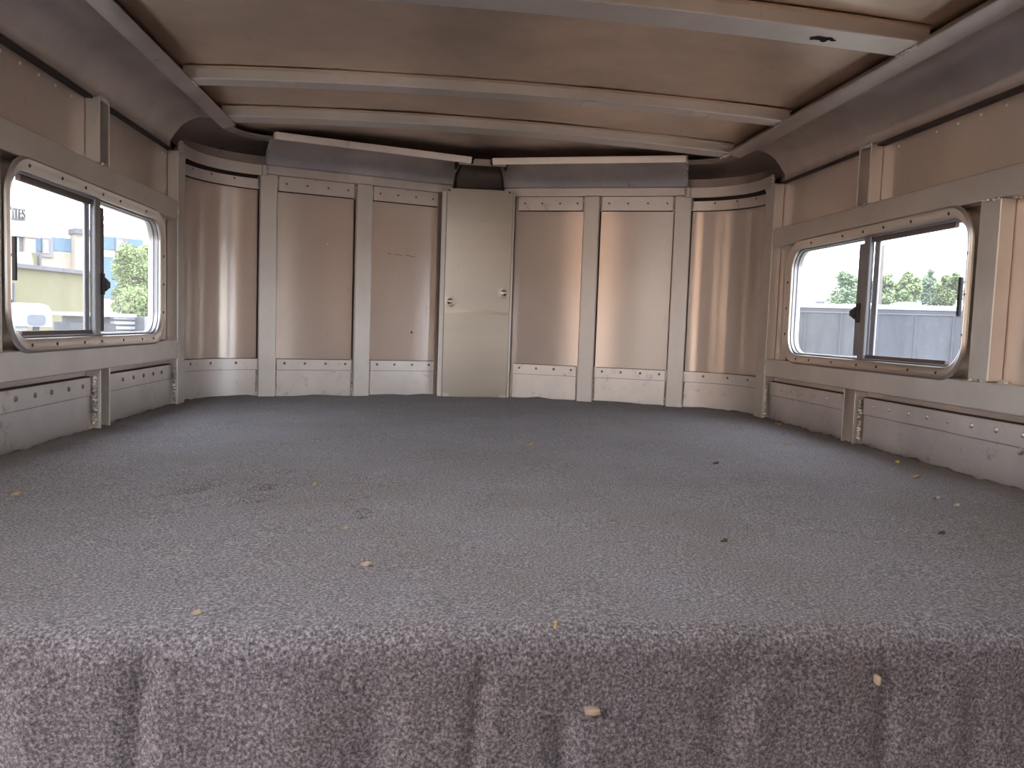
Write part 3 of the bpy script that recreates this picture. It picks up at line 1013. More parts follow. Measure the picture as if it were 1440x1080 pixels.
for side, nm, word in ((-1, 'window_1', 'left'), (1, 'window_2', 'right')):
    w = bpy.data.objects.new(nm, None)
    COL.objects.link(w)
    w.location = (side * 1.03, (WY0 + WY1) / 2, WZ0)
    structure(w)
    w['label'] = 'sliding window in aluminium frame on the %s wall' % word
    O = lambda d, r: rrect(WY0 + d, WY1 - d, WZ0 + d, WZ1 - d, r)
    I = lambda d, r: rrect(GY0 + d, GY1 - d, GZ0 + d, GZ1 - d, r)
    bm = bmesh.new()
    ring_solid(bm, side, [(O(0, .090), 0.9995), (O(0.001, .089), 0.995), (O(0.006, .084), 0.991), (O(0.011, .079), 0.993), (O(0.017, .074), 0.9945),
                          (I(-0.002, .064), 0.9955), (I(0, .062), 0.997), (I(0.002, .060), 1.006), (I(-0.004, .066), 1.0345), (O(0.009, .081), 1.0345), (O(0.009, .081), 0.9999)])
    fr_ = link_mesh('window_frame', bm, MT['frame'], w, smooth=True)
    # inner track
    bm = bmesh.new()
    ring_solid(bm, side, [(I(0.0022, .060), 1.003), (I(0.006, .056), 1.004), (I(0.0062, .056), 1.009), (I(0.0035, .058), 1.010), (I(0.0035, .058), 1.015),
                          (I(0.0075, .055), 1.016), (I(0.0075, .055), 1.028), (I(-0.003, .065), 1.030), (I(-0.003, .065), 1.008)])
    link_mesh('track', bm, MT['track'], w, smooth=True)
    ym = 2.085
    # fixed pane (near half), sliding pane (far half)
    half_near = [(y, z) for y, z in I(0.006, .056)]
    near = [(min(y, ym), z) for y, z in I(0.006, .056)]
    far = [(max(y, ym), z) for y, z in I(0.006, .056)]
    def dedupe(pts):
        out = []
        for q in pts:
            if not out or (abs(q[0] - out[-1][0]) + abs(q[1] - out[-1][1])) > 1e-6:
                out.append(q)
        if abs(out[0][0] - out[-1][0]) + abs(out[0][1] - out[-1][1]) < 1e-6:
            out.pop()
        return out
    bm = bmesh.new()
    pane_solid(bm, side, dedupe(near), 1.024, 1.027)
    link_mesh('fixed_pane', bm, MT['glass_spot' if side > 0 else 'glass'], w)
    bm = bmesh.new()
    pane_solid(bm, side, dedupe(far), 1.014, 1.017)
    link_mesh('sliding_pane', bm, MT['glass'] if side < 0 else MT['glass'], w)
    # centre uprights
    bm = bmesh.new()
    xbox(bm, side, 1.002, 1.016, 2.072, 2.104, GZ0 + 0.001, GZ1 - 0.001)
    link_mesh('mullion', bm, MT['track'], w, bevel=0.003)
    bm = bmesh.new()
    xbox(bm, side, 1.017, 1.0235, 2.050, 2.075, GZ0 + 0.004, GZ1 - 0.004)
    link_mesh('pane_stile', bm, MT['track'], w, bevel=0.002)
    bm = bmesh.new()
    xbox(bm, side, 1.006, 1.0135, 2.106, 2.134, GZ0 + 0.012, GZ1 - 0.018)
    link_mesh('sash_stile', bm, MT['brown'] if side < 0 else MT['track'], w, bevel=0.002)
    # dark bars painting the track's shade above and below the near half
    for za, zb2 in ((GZ0 + 0.0035, GZ0 + 0.016), (GZ1 - 0.018, GZ1 - 0.0035)):
        bm = bmesh.new()
        xbox(bm, side, 1.012, 1.0235, 1.735, 2.071, za, zb2)
        link_mesh('track_shade', bm, MT['brown'], w, bevel=0.001)
    # latch
    bm = bmesh.new()
    xbox(bm, side, 0.997, 1.0055, 2.104, 2.118, 0.338, 0.392)
    rings = []
    for yy, hh in ((2.118, 0.018), (2.128, 0.014), (2.140, 0.009), (2.147, 0.008)):
        rings.append([Vector((side * 0.995, yy, 0.364 - hh)), Vector((side * 1.0055, yy, 0.364 - hh)), Vector((side * 1.0055, yy, 0.364 + hh)), Vector((side * 0.995, yy, 0.364 + hh))])
    add_loft(bm, rings)
    link_mesh('latch', bm, MT['black'], w, bevel=0.002)
    # finger pull on the near side
    bm = bmesh.new()
    if side < 0:
        xbox(bm, side, 1.005, 1.014, 1.700, 1.706, 0.352, 0.440)
    else:
        xbox(bm, side, 1.005, 1.014, 1.692, 1.700, 0.352, 0.440)
    link_mesh('pull_handle', bm, MT['black'], w, bevel=0.002)
    # screws round the flange
    loop = O(0.0185, .072)
    scr = [(y, WZ1 - 0.018) for y in (1.735, 1.88, 2.0, 2.10, 2.21, 2.40)] + [(y, WZ0 + 0.017) for y in (1.74, 1.85, 1.99, 2.09, 2.23, 2.37, 2.46)] \
        + [(WY1 - 0.018, z) for z in (0.30, 0.385, 0.47)] + [(WY0 + 0.0115, z) for z in (0.31, 0.40, 0.49)]
    for y, z in scr:
        rivet_part('screw', (side * 0.9945, y, z), (-side, 0, 0), MT['screw'], fr_, r=0.0042, h=0.002)

# ------------------------------------------------------------------ carpet
def carpet_profile():
    """(y, z, kind) from the far edge to the bottom of the drape"""
    pts = []
    y = 3.30
    while y > 0.80:
        pts.append((y, 0.0))
        y -= 0.012 if y < 1.6 else 0.02
    R = 0.028
    for i in range(0, 11):
        a = math.radians(9 * i)
        pts.append((0.775 - R * math.sin(a), -R + R * math.cos(a)))
    z = -R - 0.006
    while z > -0.62:
        pts.append((0.775 - R, z))
        z -= 0.006 if z > -0.2 else 0.02
    return pts
CP = carpet_profile()
FOLDS = [(-0.432, 0.012, 0.012, -0.01), (-0.40, 0.03, -0.008, -0.05), (-0.115, 0.010, 0.010, -0.02), (-0.04, 0.016, 0.014, -0.07), (0.13, 0.03, 0.010, -0.04),
         (0.165, 0.02, -0.006, -0.04), (0.30, 0.012, 0.010, -0.02), (-0.56, 0.02, 0.010, -0.02), (-0.30, 0.05, -0.006, -0.05), (0.40, 0.018, 0.008, -0.03), (-0.22, 0.02, 0.006, -0.06)]
RUCKS = [(-0.565, 1.38, 0.045, 0.8, 0.008), (-0.46, 1.40, 0.03, 0.8, 0.009), (-0.45, 1.315, 0.03, 0.75, 0.009), (-0.275, 1.22, 0.018, 0.8, 0.011), (-0.45, 1.55, 0.03, 1.0, 0.006)]
def x_limit(y):
    """half width of the carpet at depth y"""
    if y < CY:
        return 1.0145
    best = 0.0
    # rounded corner and nose line
    if y - CY < CR * math.sin(TH) + 0.006:
        best = CX + math.sqrt(max(0.0, (CR + 0.0135) ** 2 - (y - CY) ** 2))
        lim2 = (YA + 0.0135 - y) / S
        return min(best, max(lim2, 0.0)) if lim2 < best else best
    return max(0.004, (YA + 0.0135 - y) / S)
bm = bmesh.new()
NXC = 260
grid = []
for k, (y, z) in enumerate(CP):
    row = []
    xl = x_limit(y)
    hang = max(0.0, min(1.0, -z / 0.03)) if z < 0 else 0.0
    for i in range(NXC + 1):
        u = -1 + 2 * i / NXC
        x = u * xl
        yy, zz = y, z
        nz = noise.noise(Vector((x * 2.2, y * 2.2, 0.3)))
        n2 = noise.noise(Vector((x * 9, y * 9 + z * 9, 4.3)))
        n3 = noise.noise(Vector((x * 34, y * 34 + z * 34, 8.3)))
        if z > -0.02:
            edge = min(1.0, (xl - abs(x)) / 0.06) if y > 0.8 else 1.0
            zz += (0.003 * nz + 0.0024 * n2 + 0.0012 * n3) * max(0.15, edge)
            ee = max(0.0, 1.0 - (xl - abs(x)) / 0.022) if y > 0.8 else 0.0
            zz += ee * ee * (0.003 + 0.007 * noise.noise(Vector((x * 3, y * 26, 6.1))) + 0.004 * noise.noise(Vector((x * 50, y * 50, 1.1))))
            # shallow ruck lines in the middle left of the carpet
            for (cx_, cy_, ln, ang, amp) in RUCKS:
                dx, dy = x - cx_, y - cy_
                a = dx * math.cos(ang) + dy * math.sin(ang)
                b = -dx * math.sin(ang) + dy * math.cos(ang)
                zz += amp * math.exp(-(a / ln) ** 2) * (math.exp(-(b / 0.008) ** 2) - 0.8 * math.exp(-((b + 0.014) / 0.008) ** 2))
        yy += -0.0055 * hang * noise.noise(Vector((x * 5.0, z * 1.5, 2.2))) - 0.004 * hang * noise.noise(Vector((x * 16, z * 6, 5.2)))
        yy += -0.0015 * hang * n3
        for fx, fw_, amp, zs in FOLDS:
            t = max(0.0, min(1.0, (zs - z) / 0.03)) if z < zs else 0.0
            fxx = fx + 0.10 * (z + 0.05) * math.sin(fx * 40)
            yy += 0.62 * amp * t * (math.exp(-((x - fxx) / (0.7 * fw_)) ** 2) - 0.5 * math.exp(-((x - fxx - 1.6 * fw_) / fw_) ** 2))
        row.append(bm.verts.new((x, yy, zz)))
    grid.append(row)
for a, b in zip(grid[:-1], grid[1:]):
    for i in range(NXC):
        bm.faces.new((a[i], a[i + 1], b[i + 1], b[i]))
bmesh.ops.recalc_face_normals(bm, faces=bm.faces)
carpet = link_mesh('carpet', bm, MT['carpet'], smooth=False)
for p in carpet.data.polygons:
    p.use_smooth = True
if sum(p.normal.z for p in carpet.data.polygons) < 0:      # keep the pile side up
    carpet.data.flip_normals()
md = carpet.modifiers.new('thickness', 'SOLIDIFY')
md.thickness = 0.012
md.offset = -1.0
tag(carpet, 'charcoal grey felt carpet covering the raised floor and hanging over its front edge', 'carpet')

# ------------------------------------------------------------------ bits of wood and straw on the carpet
def chip(x, y, ln, wd, ang, mat, lab, z=0.0):
    bm = bmesh.new()
    rr = random.Random(int((x + 5) * 1000) + int(y * 77))
    out = []
    n = 9
    for i in range(n):
        a = 2 * math.pi * i / n
        k = 0.55 + 0.55 * rr.random()
        out.append((math.cos(a) * ln / 2 * k, math.sin(a) * wd / 2 * k + 0.35 * wd * math.sin(2 * a)))
    rings = []
    for h, sc in ((-0.002, 0.95), (0.0012, 0.95), (0.0024, 0.55)):
        rings.append([Vector((px * sc, py * sc, h + px * 0.18)) for px, py in out])
    add_loft(bm, rings)
    o = link_mesh('wood_chip', bm, mat, smooth=True)
    o.location = (x, y, z + 0.002)
    o.rotation_euler = (0, 0, ang)
    tag(o, lab, 'wood chip', 'bits of wood and straw on the carpet')
    return o
CH = [
    (-0.245, 0.962, 0.016, 0.007, -0.5, 'chip_pale', 'largest pale wood chip, lying left of centre near the front of the carpet'),
    (-0.375, 1.426, 0.013, 0.007, 0.2, 'chip', 'small tan wood chip in the left middle of the carpet, beyond the carpet rucks'),
    (-0.288, 1.133, 0.008, 0.005, 0.4, 'chip', 'tiny orange-brown chip left of centre, between two darker marks and the pale chip'),
    (0.127, 2.407, 0.008, 0.008, 0.0, 'chip_pale', 'tiny white crumb on the far carpet in front of the cover panel'),
    (0.078, 1.957, 0.022, 0.007, 0.1, 'chip', 'brown wood sliver on the carpet in line with the cover panel'),
    (0.473, 1.722, 0.020, 0.006, 0.0, 'chip_dark', 'small black scrap on the right half of the carpet'),
    (0.248, 1.076, 0.014, 0.005, 0.2, 'chip_dark', 'dark brown scrap right of centre near the front of the carpet'),
    (0.865, 1.595, 0.040, 0.006, 0.1, 'chip', 'long tan wood splinter near the right wall'),
    (0.776, 1.382, 0.014, 0.007, 0.2, 'chip_pale', 'pale wood chip near the right wall, farther one of a pair'),
    (0.776, 1.325, 0.012, 0.008, -0.6, 'chip_pale', 'pale wood chip near the right wall, nearer one of a pair'),
    (0.792, 2.060, 0.016, 0.007, 0.0, 'chip', 'small tan chip on the far right of the carpet below the right window'),
    (0.608, 1.121, 0.014, 0.004, 0.1, 'chip_dark', 'reddish brown scrap low on the right side of the carpet'),
    (-0.399, 0.800, 0.014, 0.003, 0.1, 'chip_pale', 'thin pale straw at the left of the carpet near its front edge'),
    (-0.822, 1.317, 0.018, 0.005, 0.2, 'chip', 'reddish wood sliver at the far left side of the carpet'),
    (-0.370, 2.352, 0.014, 0.008, 0.3, 'chip', 'small brown chip on the far left carpet below the left-hand front post'),
    (0.955, 1.80, 0.016, 0.008, 1.2, 'chip_gold', 'golden chip against the foot of the right kick plate, nearer the channel post'),
    (0.968, 2.50, 0.026, 0.016, 1.2, 'chip', 'brown leaf scrap against the kick plate just before the right corner post'),
]
for x, y, ln, wd, an, mk, lab in CH:
    hh = 0.003 * noise.noise(Vector((x * 2.2, y * 2.2, 0.3))) + 0.0024 * noise.noise(Vector((x * 9, y * 9, 4.3))) + 0.0012 * noise.noise(Vector((x * 34, y * 34, 8.3)))
    chip(x, y, ln, wd, an, MT[mk], lab, hh)
bm = bmesh.new()
add_tube(bm, (-0.0435, 0.757, 0.000), (-0.0445, 0.750, 0.009), 0.0013, 0.0009, 6)
o = link_mesh('straw_bit', bm, MT['chip_gold'])
tag(o, 'tiny golden straw standing at the carpet front edge right of centre', 'straw', 'bits of wood and straw on the carpet')
for x, z, sx, sz, lab in ((-0.006, -0.078, 0.010, 0.0035, 'fluffy tan scrap stuck on the hanging carpet front, right of centre'),
                          (0.287, -0.050, 0.003, 0.005, 'tiny tan chip stuck in a fold at the right of the hanging carpet front')):
    bm = bmesh.new()
    rr = random.Random(5)
    rings = []
    for h, sc in ((0.004, 1.0), (-0.003, 1.0), (-0.005, 0.5)):
        rings.append([Vector((x + sx * sc * math.cos(a * math.pi / 5) * (0.7 + 0.5 * ((a * 7) % 5) / 5), 0.742 + h, z + sz * sc * math.sin(a * math.pi / 5))) for a in range(10)])
    add_loft(bm, rings)
    o = link_mesh('wood_chip', bm, MT['chip_pale'], smooth=True)
    tag(o, lab, 'wood chip', 'bits of wood and straw on the carpet')

# ------------------------------------------------------------------ outside
GZ = -1.5
bm = bmesh.new()
add_box(bm, -140, 140, -90, 160, GZ - 0.3, GZ)
g = structure(link_mesh('ground', bm, MT['ground']))

class Facade:
    """upright facade seen through a window: u along the wall, v = world height, d = outward depth"""
    def __init__(self, pxa, da, pxb, db, py=400):
        a, b = at(pxa, py, da), at(pxb, py, db)
        a.z = b.z = 0
        self.a, self.b = a, b
        self.u = (b - a).normalized()
        self.n = Vector((self.u.y, -self.u.x, 0))
        if self.n.dot(Vector((CAM.x, CAM.y, 0)) - a) < 0:
            self.n = -self.n
    def uv(self, px, py):
        d = FW + RT * ((px - 720) / F_PX) - UP * ((py - 540) / F_PX)
        dn = d.dot(self.n)
        t = (self.a - CAM).dot(self.n) / dn
        p = CAM + d * t
        return (p - self.a).dot(self.u), p.z
    def box(self, bm, u0, u1, z0, z1, d0, d1):
        vs_ = []
        for u in (u0, u1):
            for dd in (d0, d1):
                for z in (z0, z1):
                    p = self.a + self.u * u + self.n * dd
                    vs_.append(bm.verts.new((p.x, p.y, z)))
        for f in ((0, 1, 3, 2), (4, 6, 7, 5), (0, 4, 5, 1), (2, 3, 7, 6), (0, 2, 6, 4), (1, 5, 7, 3)):
            bm.faces.new([vs_[i] for i in f])
    def pbox(self, bm, x0, y0, x1, y1, d0, d1):
        u0, za = self.uv(x0, (y0 + y1) / 2)
        u1, _ = self.uv(x1, (y0 + y1) / 2)
        xm = (x0 + x1) / 2
        z1 = self.uv(xm, y0)[1]
        z0 = self.uv(xm, y1)[1]
        self.box(bm, u0, u1, z0, z1, d0, d1)

def part(name, mat, parent, fac, rects, bevel=0.0):
    bm = bmesh.new()
    for r in rects:
        fac.pbox(bm, *r)
    return link_mesh(name, bm, mat, parent, bevel=bevel)

# hotel
H = Facade(10, 62, 215, 70)
hot = empty('hotel', H.a + Vector((0, 0, GZ)), 'white rendered hotel with blue and cream panels beyond the left window', 'building')
part('wall', MT['hotel'], hot, H, [(-60, 310, 240, 480, -12, 0)])
part('tower', MT['hotel'], hot, H, [(-60, 275, 46, 330, -10, 0.8)])
part('bay_tower', MT['hotel_cream'], hot, H, [(99, 331, 121, 420, -2, 1.2)])
part('bay_roof', MT['cap'], hot, H, [(96, 324, 126, 331, -2, 1.6)])
part('cornice', MT['hotel'], hot, H, [(-60, 274, 50, 276, -10, 0.95)])
part('cornice', MT['hotel'], hot, H, [(-60, 281, 47, 282.5, -10, 0.92)])
part('cornice', MT['hotel'], hot, H, [(-60, 308.5, 240, 311, -10, 0.12)])
part('cornice', MT['hotel'], hot, H, [(-60, 317, 240, 318, -10, 0.08)])
part('pilaster', MT['hotel_cream'], hot, H, [(31, 332, 45, 420, -0.2, 1.0)])
part('pilaster_cap', MT['hotel_cream'], hot, H, [(29, 330, 47, 335, -0.2, 1.2)])
part('lower_wall', MT['hotel_cream'], hot, H, [(-40, 352, 99, 420, -0.2, 0.15)])
part('lower_wall', MT['hotel_cream'], hot, H, [(142, 352, 160, 362, -0.2, 0.3)])
for r in ((46, 335, 57, 353), (73, 335, 99, 353), (144, 335, 200, 353), (144, 361, 200, 420)):
    part('blue_panel', MT['hotel_blue'], hot, H, [r + (-0.2, 0.25)])
for r in ((17, 331, 31, 360), (57, 335, 73, 362), (118, 336, 123, 360), (160, 335, 178, 360)):
    f = part('window', MT['hotel_win'], hot, H, [r + (-0.2, 0.35)])
    part('pane', MT['hotel_pane'], f, H, [(r[0] + 1.5, r[1] + 3, r[0] + (r[2] - r[0]) * 0.55, r[3] - 6, 0.2, 0.42)])
part('dome', MT['hotel_pane'], hot, H, [(154, 302, 166, 307, -6, -2)])
# sign letters on the tower
u0, zb = H.uv(12, 309)
u1, zt = H.uv(29, 296)
cu = bpy.data.curves.new('sign_text', 'FONT')
cu.body = 'ITES'
cu.size = 1.0
cu.extrude = 0.05
cu.align_x = 'LEFT'
tmp = bpy.data.objects.new('tmp_text', cu)
COL.objects.link(tmp)
dg = bpy.context.evaluated_depsgraph_get()
me = bpy.data.meshes.new_from_object(tmp.evaluated_get(dg))
bpy.data.objects.remove(tmp)
xs = [v.co.x for v in me.vertices]
ys = [v.co.y for v in me.vertices]
for v in me.vertices:
    uu = u0 + (v.co.x - min(xs)) / (max(xs) - min(xs)) * (u1 - u0)
    zz = zb + 0.10 * (zt - zb) + (v.co.y - min(ys)) / (max(ys) - min(ys)) * (zt - zb) * 0.9
    dd = 1.15 + v.co.z * 3
    p = H.a + H.u * uu + H.n * dd
    v.co = (p.x, p.y, zz)
me.materials.append(MT['sign'])
so = bpy.data.objects.new('sign_lettering', me)
COL.objects.link(so)
so.parent = hot
so.matrix_parent_inverse = Matrix.Translation(hot.location).inverted()
part('sign_rail', MT['cap'], hot, H, [(11, 308.5, 29.5, 310.5, 0.8, 1.2)])

# olive commercial building
B = Facade(10, 30, 126, 34.5)
ob = empty('olive_building', B.a + Vector((0, 0, GZ)), 'long low olive-yellow building with grey roof edge beyond the left window', 'building')
u_l, z_t = B.uv(18, 376)
u_r, _ = B.uv(138, 384)
bm = bmesh.new(); B.box(bm, u_l - 3.0, u_r, GZ, z_t, -8, 0); link_mesh('wall', bm, MT['olive'], ob)
bm = bmesh.new(); B.box(bm, u_l - 3.2, u_r + .1, z_t, B.uv(18, 370)[1], -8, 0.2); link_mesh('roof_edge', bm, MT['cap'], ob)
bm = bmesh.new(); B.box(bm, u_l - 3.0, u_r, GZ + 0.30, GZ + 0.55, -0.1, 0.05); link_mesh('base_band', bm, MT['cap'], ob)
ua, _ = B.uv(64, 366); ub_, _ = B.uv(98, 366); uc, _ = B.uv(22, 370)
zu = B.uv(80, 361)[1] + 0.10
bm = bmesh.new(); B.box(bm, ua, ub_, z_t, zu, -6, -1.5); link_mesh('upper_wall', bm, MT['olive'], ob)
bm = bmesh.new(); B.box(bm, ub_, ub_ + .12, z_t, zu + .1, -6, -1.4); link_mesh('upper_edge', bm, MT['cap'], ob)
zp = B.uv(62, 357)[1] + 0.05
bm = bmesh.new()
tri = [(uc, z_t + .18), (ua + .1, z_t + .18), (ua - .05, zp)]
add_loft(bm, [[B.a + B.u * u + B.n * dd + Vector((0, 0, z)) for u, z in tri] for dd in (-5.5, -0.6)])
link_mesh('gable', bm, MT['white'], ob)
ud, _ = B.uv(18, 420)
bm = bmesh.new(); B.box(bm, ud, ud + .06, B.uv(18, 428)[1], B.uv(18, 398)[1], 0, 0.06); link_mesh('downpipe', bm, MT['cap'], ob)

# white horse trailer parked outside, its nose showing
T = Facade(5, 15.0, 83, 15.6)
tr = empty('horse_trailer', T.a + Vector((0, 0, GZ)), 'white trailer with a dark rounded window in front of the olive building', 'trailer')
u0, _ = T.uv(-60, 445); u1, z0 = T.uv(83, 460); _, z1 = T.uv(60, 434)
def round_body(fac, ua_, ub2, za, zb2, d0, d1, crown_h):
    bm = bmesh.new()
    rings = []
    for k in range(9):
        t = k / 8
        dd = d0 + (d1 - d0) * t
        zc = zb2 + crown_h * math.sin(math.pi * t)
        ue = ub2 - 0.12 * (1 - math.sin(math.pi * min(1, max(0, t)))) 
        ring = [(ua_, za), (ue, za), (ue, zc - 0.12), (ue - 0.05, zc - 0.03), (ue - 0.14, zc), (ua_, zc)]
        rings.append([fac.a + fac.u * u + fac.n * dd + Vector((0, 0, z)) for u, z in ring])
    add_loft(bm, rings)
    return bm
link_mesh('body', round_body(T, u0, u1, z0, z1, -1.9, 0.0, 0.10), MT['white'], tr, smooth=True)
wu0, wz0 = T.uv(39, 457); wu1, wz1 = T.uv(64, 443)
pts = rrect(wu0, wu1, wz0, wz1, 0.06, 5)
bm = bmesh.new()
add_loft(bm, [[T.a + T.u * u + T.n * dd + Vector((0, 0, z)) for u, z in pts] for dd in (-0.02, 0.02)])
link_mesh('window', bm, MT['tint'], tr)
bm = bmesh.new(); T.box(bm, u0, T.uv(40, 460)[0], GZ + 0.4, z0, -1.8, -0.1); link_mesh('lower_body', bm, MT['white'], tr)
bm = bmesh.new(); T.box(bm, T.uv(60, 460)[0], T.uv(68, 460)[0], GZ, z0, -1.0, -0.85); link_mesh('jack_leg', bm, MT['cap'], tr)
for q in (0.5, 1.4):
    bm = bmesh.new()
    c = T.a + T.u * (u0 + q) + Vector((0, 0, GZ + 0.36))
    add_tube(bm, c + T.n * -0.3, c + T.n * 0.03, 0.36, 0.36, 20)
    link_mesh('wheel', bm, MT['tyre'], tr)

# slatted stock trailers by the tree
K = Facade(146, 21, 214, 23)
st = empty('stock_trailer', K.a + Vector((0, 0, GZ)), 'low white slatted stock trailer with a grey front box, under the tree', 'trailer')
part('front_box', MT['grey_side'], st, K, [(146, 455, 161, 490, -1.5, 0.05)])
part('body', MT['cap'], st, K, [(161, 447, 190, 488, -1.6, -0.1)])
for y in (445, 452, 459, 466, 473):
    part('slat', MT['white'], st, K, [(160.5, y, 190, y + 4.2, -0.12, 0.0)])
part('roof', MT['white'], st, K, [(147, 441, 190, 446, -1.7, 0.05)])
for x_ in (166, 180):
    bm = bmesh.new()
    u_, _ = K.uv(x_, 470)
    c = K.a + K.u * u_ + Vector((0, 0, GZ + 0.33))
    add_tube(bm, c + K.n * -0.25, c + K.n * 0.05, 0.33, 0.33, 18)
    link_mesh('wheel', bm, MT['tyre'], st)
st2 = empty('stock_trailer', K.a + K.u * 2 + Vector((0, 0, GZ)), 'white slatted stock trailer at the right edge of the left window', 'trailer')
part('body', MT['cap'], st2, K, [(192, 446, 226, 490, -1.0, 0.3)])
for y in (445, 453, 461, 469):
    part('slat', MT['white'], st2, K, [(191, y, 226, y + 4.5, 0.28, 0.45)])
part('post', MT['white'], st2, K, [(190.5, 445, 194, 490, 0.28, 0.5)])
bm = bmesh.new()
u_, _ = K.uv(215, 470)
c = K.a + K.u * u_ + Vector((0, 0, GZ + 0.33))
add_tube(bm, c + K.n * 0.0, c + K.n * 0.4, 0.33, 0.33, 18)
link_mesh('wheel', bm, MT['tyre'], st2)
fp = K.uv(193, 425)
bm = bmesh.new()
p = K.a + K.u * fp[0] + K.n * 0.9
add_tube(bm, (p.x, p.y, GZ), (p.x, p.y, fp[1]), 0.03, 0.02, 8)
o = link_mesh('marker_pole', bm, MT['white'])
tag(o, 'thin pale pole standing before the tree beyond the left window', 'pole')

# trees
def tree(base, crown_c, rx, rz, n_blob, n_leaf, leaf, mat, lab, group, seed, trunk_r=0.16, cat='tree', lean=None):
    rr = random.Random(seed)
    e = empty('tree', base, lab, cat, group)
    bm = bmesh.new()
    add_tube(bm, base, Vector((crown_c.x, crown_c.y, crown_c.z - rz * 0.2)), trunk_r, trunk_r * 0.5, 9)
    blobs = []
    for _ in range(n_blob):
        d = Vector((rr.gauss(0, 1), rr.gauss(0, 1), rr.gauss(0, 1))).normalized() * (rr.random() ** 0.4)
        c = crown_c + Vector((d.x * rx * 0.72, d.y * rx * 0.72, d.z * rz * 0.75))
        taper = 1.0 - 0.45 * max(0, (c.z - crown_c.z) / rz)
        blobs.append((c, rx * (0.26 + 0.18 * rr.random()) * taper))
        add_tube(bm, Vector((crown_c.x, crown_c.y, crown_c.z - rz * 0.35)), c, trunk_r * 0.3, trunk_r * 0.08, 5)
    link_mesh('trunk', bm, MT['bark'], e)
    bm = bmesh.new()
    for k in range(n_leaf):
        c, r = blobs[k % n_blob]
        d = Vector((rr.gauss(0, 1), rr.gauss(0, 1), rr.gauss(0, 1))).normalized()
        p = c + d * r * (rr.random() ** 0.35)
        a = Vector((rr.gauss(0, 1), rr.gauss(0, 1), rr.gauss(0, 1))).normalized()
        b = a.orthogonal().normalized()
        s_ = leaf * (0.6 + 0.8 * rr.random())
        q = [p + a * s_, p + b * s_ * 0.6 + a * 0.2 * s_, p - a * s_, p - b * s_ * 0.6 + a * 0.1 * s_]
        bm.faces.new([bm.verts.new(x) for x in q])
    link_mesh('foliage', bm, mat, e)
    return e

def tree_at(px, py_top, py_mid, depth, rx, rz, *a, **k):
    c = at(px, py_mid, depth)
    base = Vector((c.x, c.y, GZ))
    return tree(base, c, rx, rz, *a, **k)
tree_at(188, 325, 400, 26, 1.05, 1.75, 46, 15000, 0.05, MT['leaf'], 'bushy green tree behind the slatted trailers beyond the left window', None, 11)
TR = [(1188, 404, 40, 0.95, 1.15, 'leaf_b', 'round green tree seen through the far pane of the right window'),
      (1243, 403, 44, 1.0, 1.05, 'leaf', 'tree just behind the utility pole'),
      (1276, 402, 40, 0.75, 1.1, 'leaf', 'narrow tree next right of the utility pole'),
      (1308, 397, 45, 1.0, 1.35, 'leaf_b', 'tallest tree of the row beyond the right window'),
      (1338, 402, 41, 0.80, 1.05, 'leaf', 'tree at the right end of the row beyond the right window')]
for i, (px, pm, dp, rx, rz, mk, lab) in enumerate(TR):
    tree_at(px, 0, pm + 6, dp, rx, rz * 1.12, 26, 6500, 0.075, MT[mk], lab, 'row of trees beyond the right window', 30 + i)
p = at(1241, 345, 36)
bm = bmesh.new()
add_tube(bm, (p.x, p.y, GZ), (p.x, p.y, p.z), 0.13, 0.10, 10)
o = link_mesh('utility_pole', bm, MT['pole'])
tag(o, 'plain grey utility pole rising above the trees beyond the right window', 'pole')

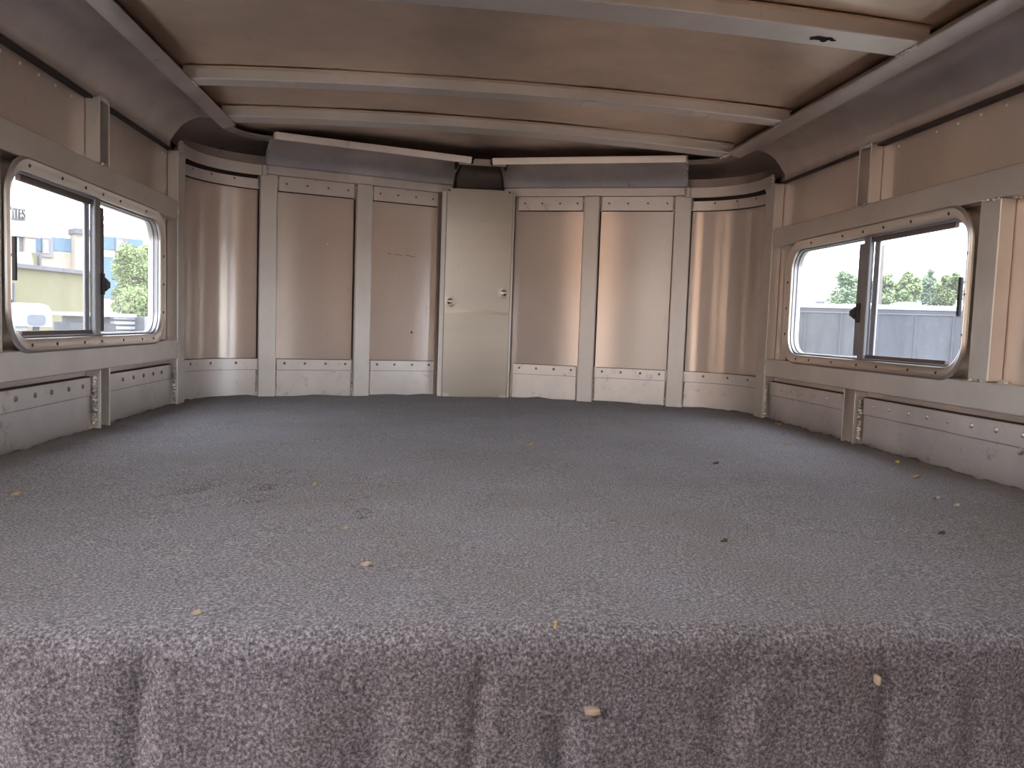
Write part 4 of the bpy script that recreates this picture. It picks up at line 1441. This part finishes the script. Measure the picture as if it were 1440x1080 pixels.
# grey trailer parked beside the right window
R = Facade(1100, 8.6, 1380, 8.0)
rt = empty('parked_trailer', R.a + Vector((0, 0, GZ)), 'long grey-sided trailer with a white roof parked right outside the right window', 'trailer')
ua, zt = R.uv(1040, 427)
ub_, _ = R.uv(1460, 432)
zt = R.uv(1230, 430)[1]
bm = bmesh.new(); R.box(bm, ua, ub_, GZ + 0.45, zt - 0.03, -2.0, 0.0); link_mesh('body', bm, MT['grey_side'], rt)
bm = bmesh.new()
rings = []
for u in (ua, ub_):
    rings.append([R.a + R.u * u + R.n * dd + Vector((0, 0, z)) for dd, z in ((0.012, zt - .035), (0.012, zt - .01), (0.0, zt), (-0.35, zt + .025), (-1.0, zt + .04), (-1.65, zt + .025), (-2.0, zt), (-2.012, zt - .035))])
add_loft(bm, rings)
link_mesh('roof', bm, MT['white'], rt, smooth=True)
bm = bmesh.new(); R.box(bm, ua, ub_, zt - 0.085, zt - 0.075, -0.01, 0.015); link_mesh('rub_rail', bm, MT['cap'], rt)
for px in (1130, 1180, 1232, 1285, 1338, 1390):
    u_, _ = R.uv(px, 470)
    bm = bmesh.new(); R.box(bm, u_, u_ + 0.02, GZ + 0.5, zt - 0.09, -0.01, 0.012); link_mesh('seam_strip', bm, MT['grey_side'], rt)
u_, _ = R.uv(1155, 425)
bm = bmesh.new(); R.box(bm, u_ - .05, u_ + .05, zt + .005, zt + .05, -0.5, -0.3); link_mesh('roof_vent', bm, MT['cap'], rt, bevel=0.01)
u_, _ = R.uv(1285, 425)
bm = bmesh.new(); R.box(bm, u_ - .12, u_ + .12, zt + .01, zt + .06, -0.7, -0.3); link_mesh('roof_vent', bm, MT['white'], rt, bevel=0.02)
for q in (1.2, 2.1):
    bm = bmesh.new()
    c = R.a + R.u * (ua + q) + Vector((0, 0, GZ + 0.38))
    add_tube(bm, c + R.n * -0.3, c + R.n * 0.04, 0.38, 0.38, 22)
    link_mesh('wheel', bm, MT['tyre'], rt)

# unseen tan building added beside the open side door for its warm glow
bm = bmesh.new()
add_box(bm, -9.0, -5.5, -14.0, 3.2, GZ, 1.6)
o = link_mesh('glow_shed', bm, MT['glow_building'])
tag(o, 'unseen tan building added beside the trailer for its warm glow', 'building')
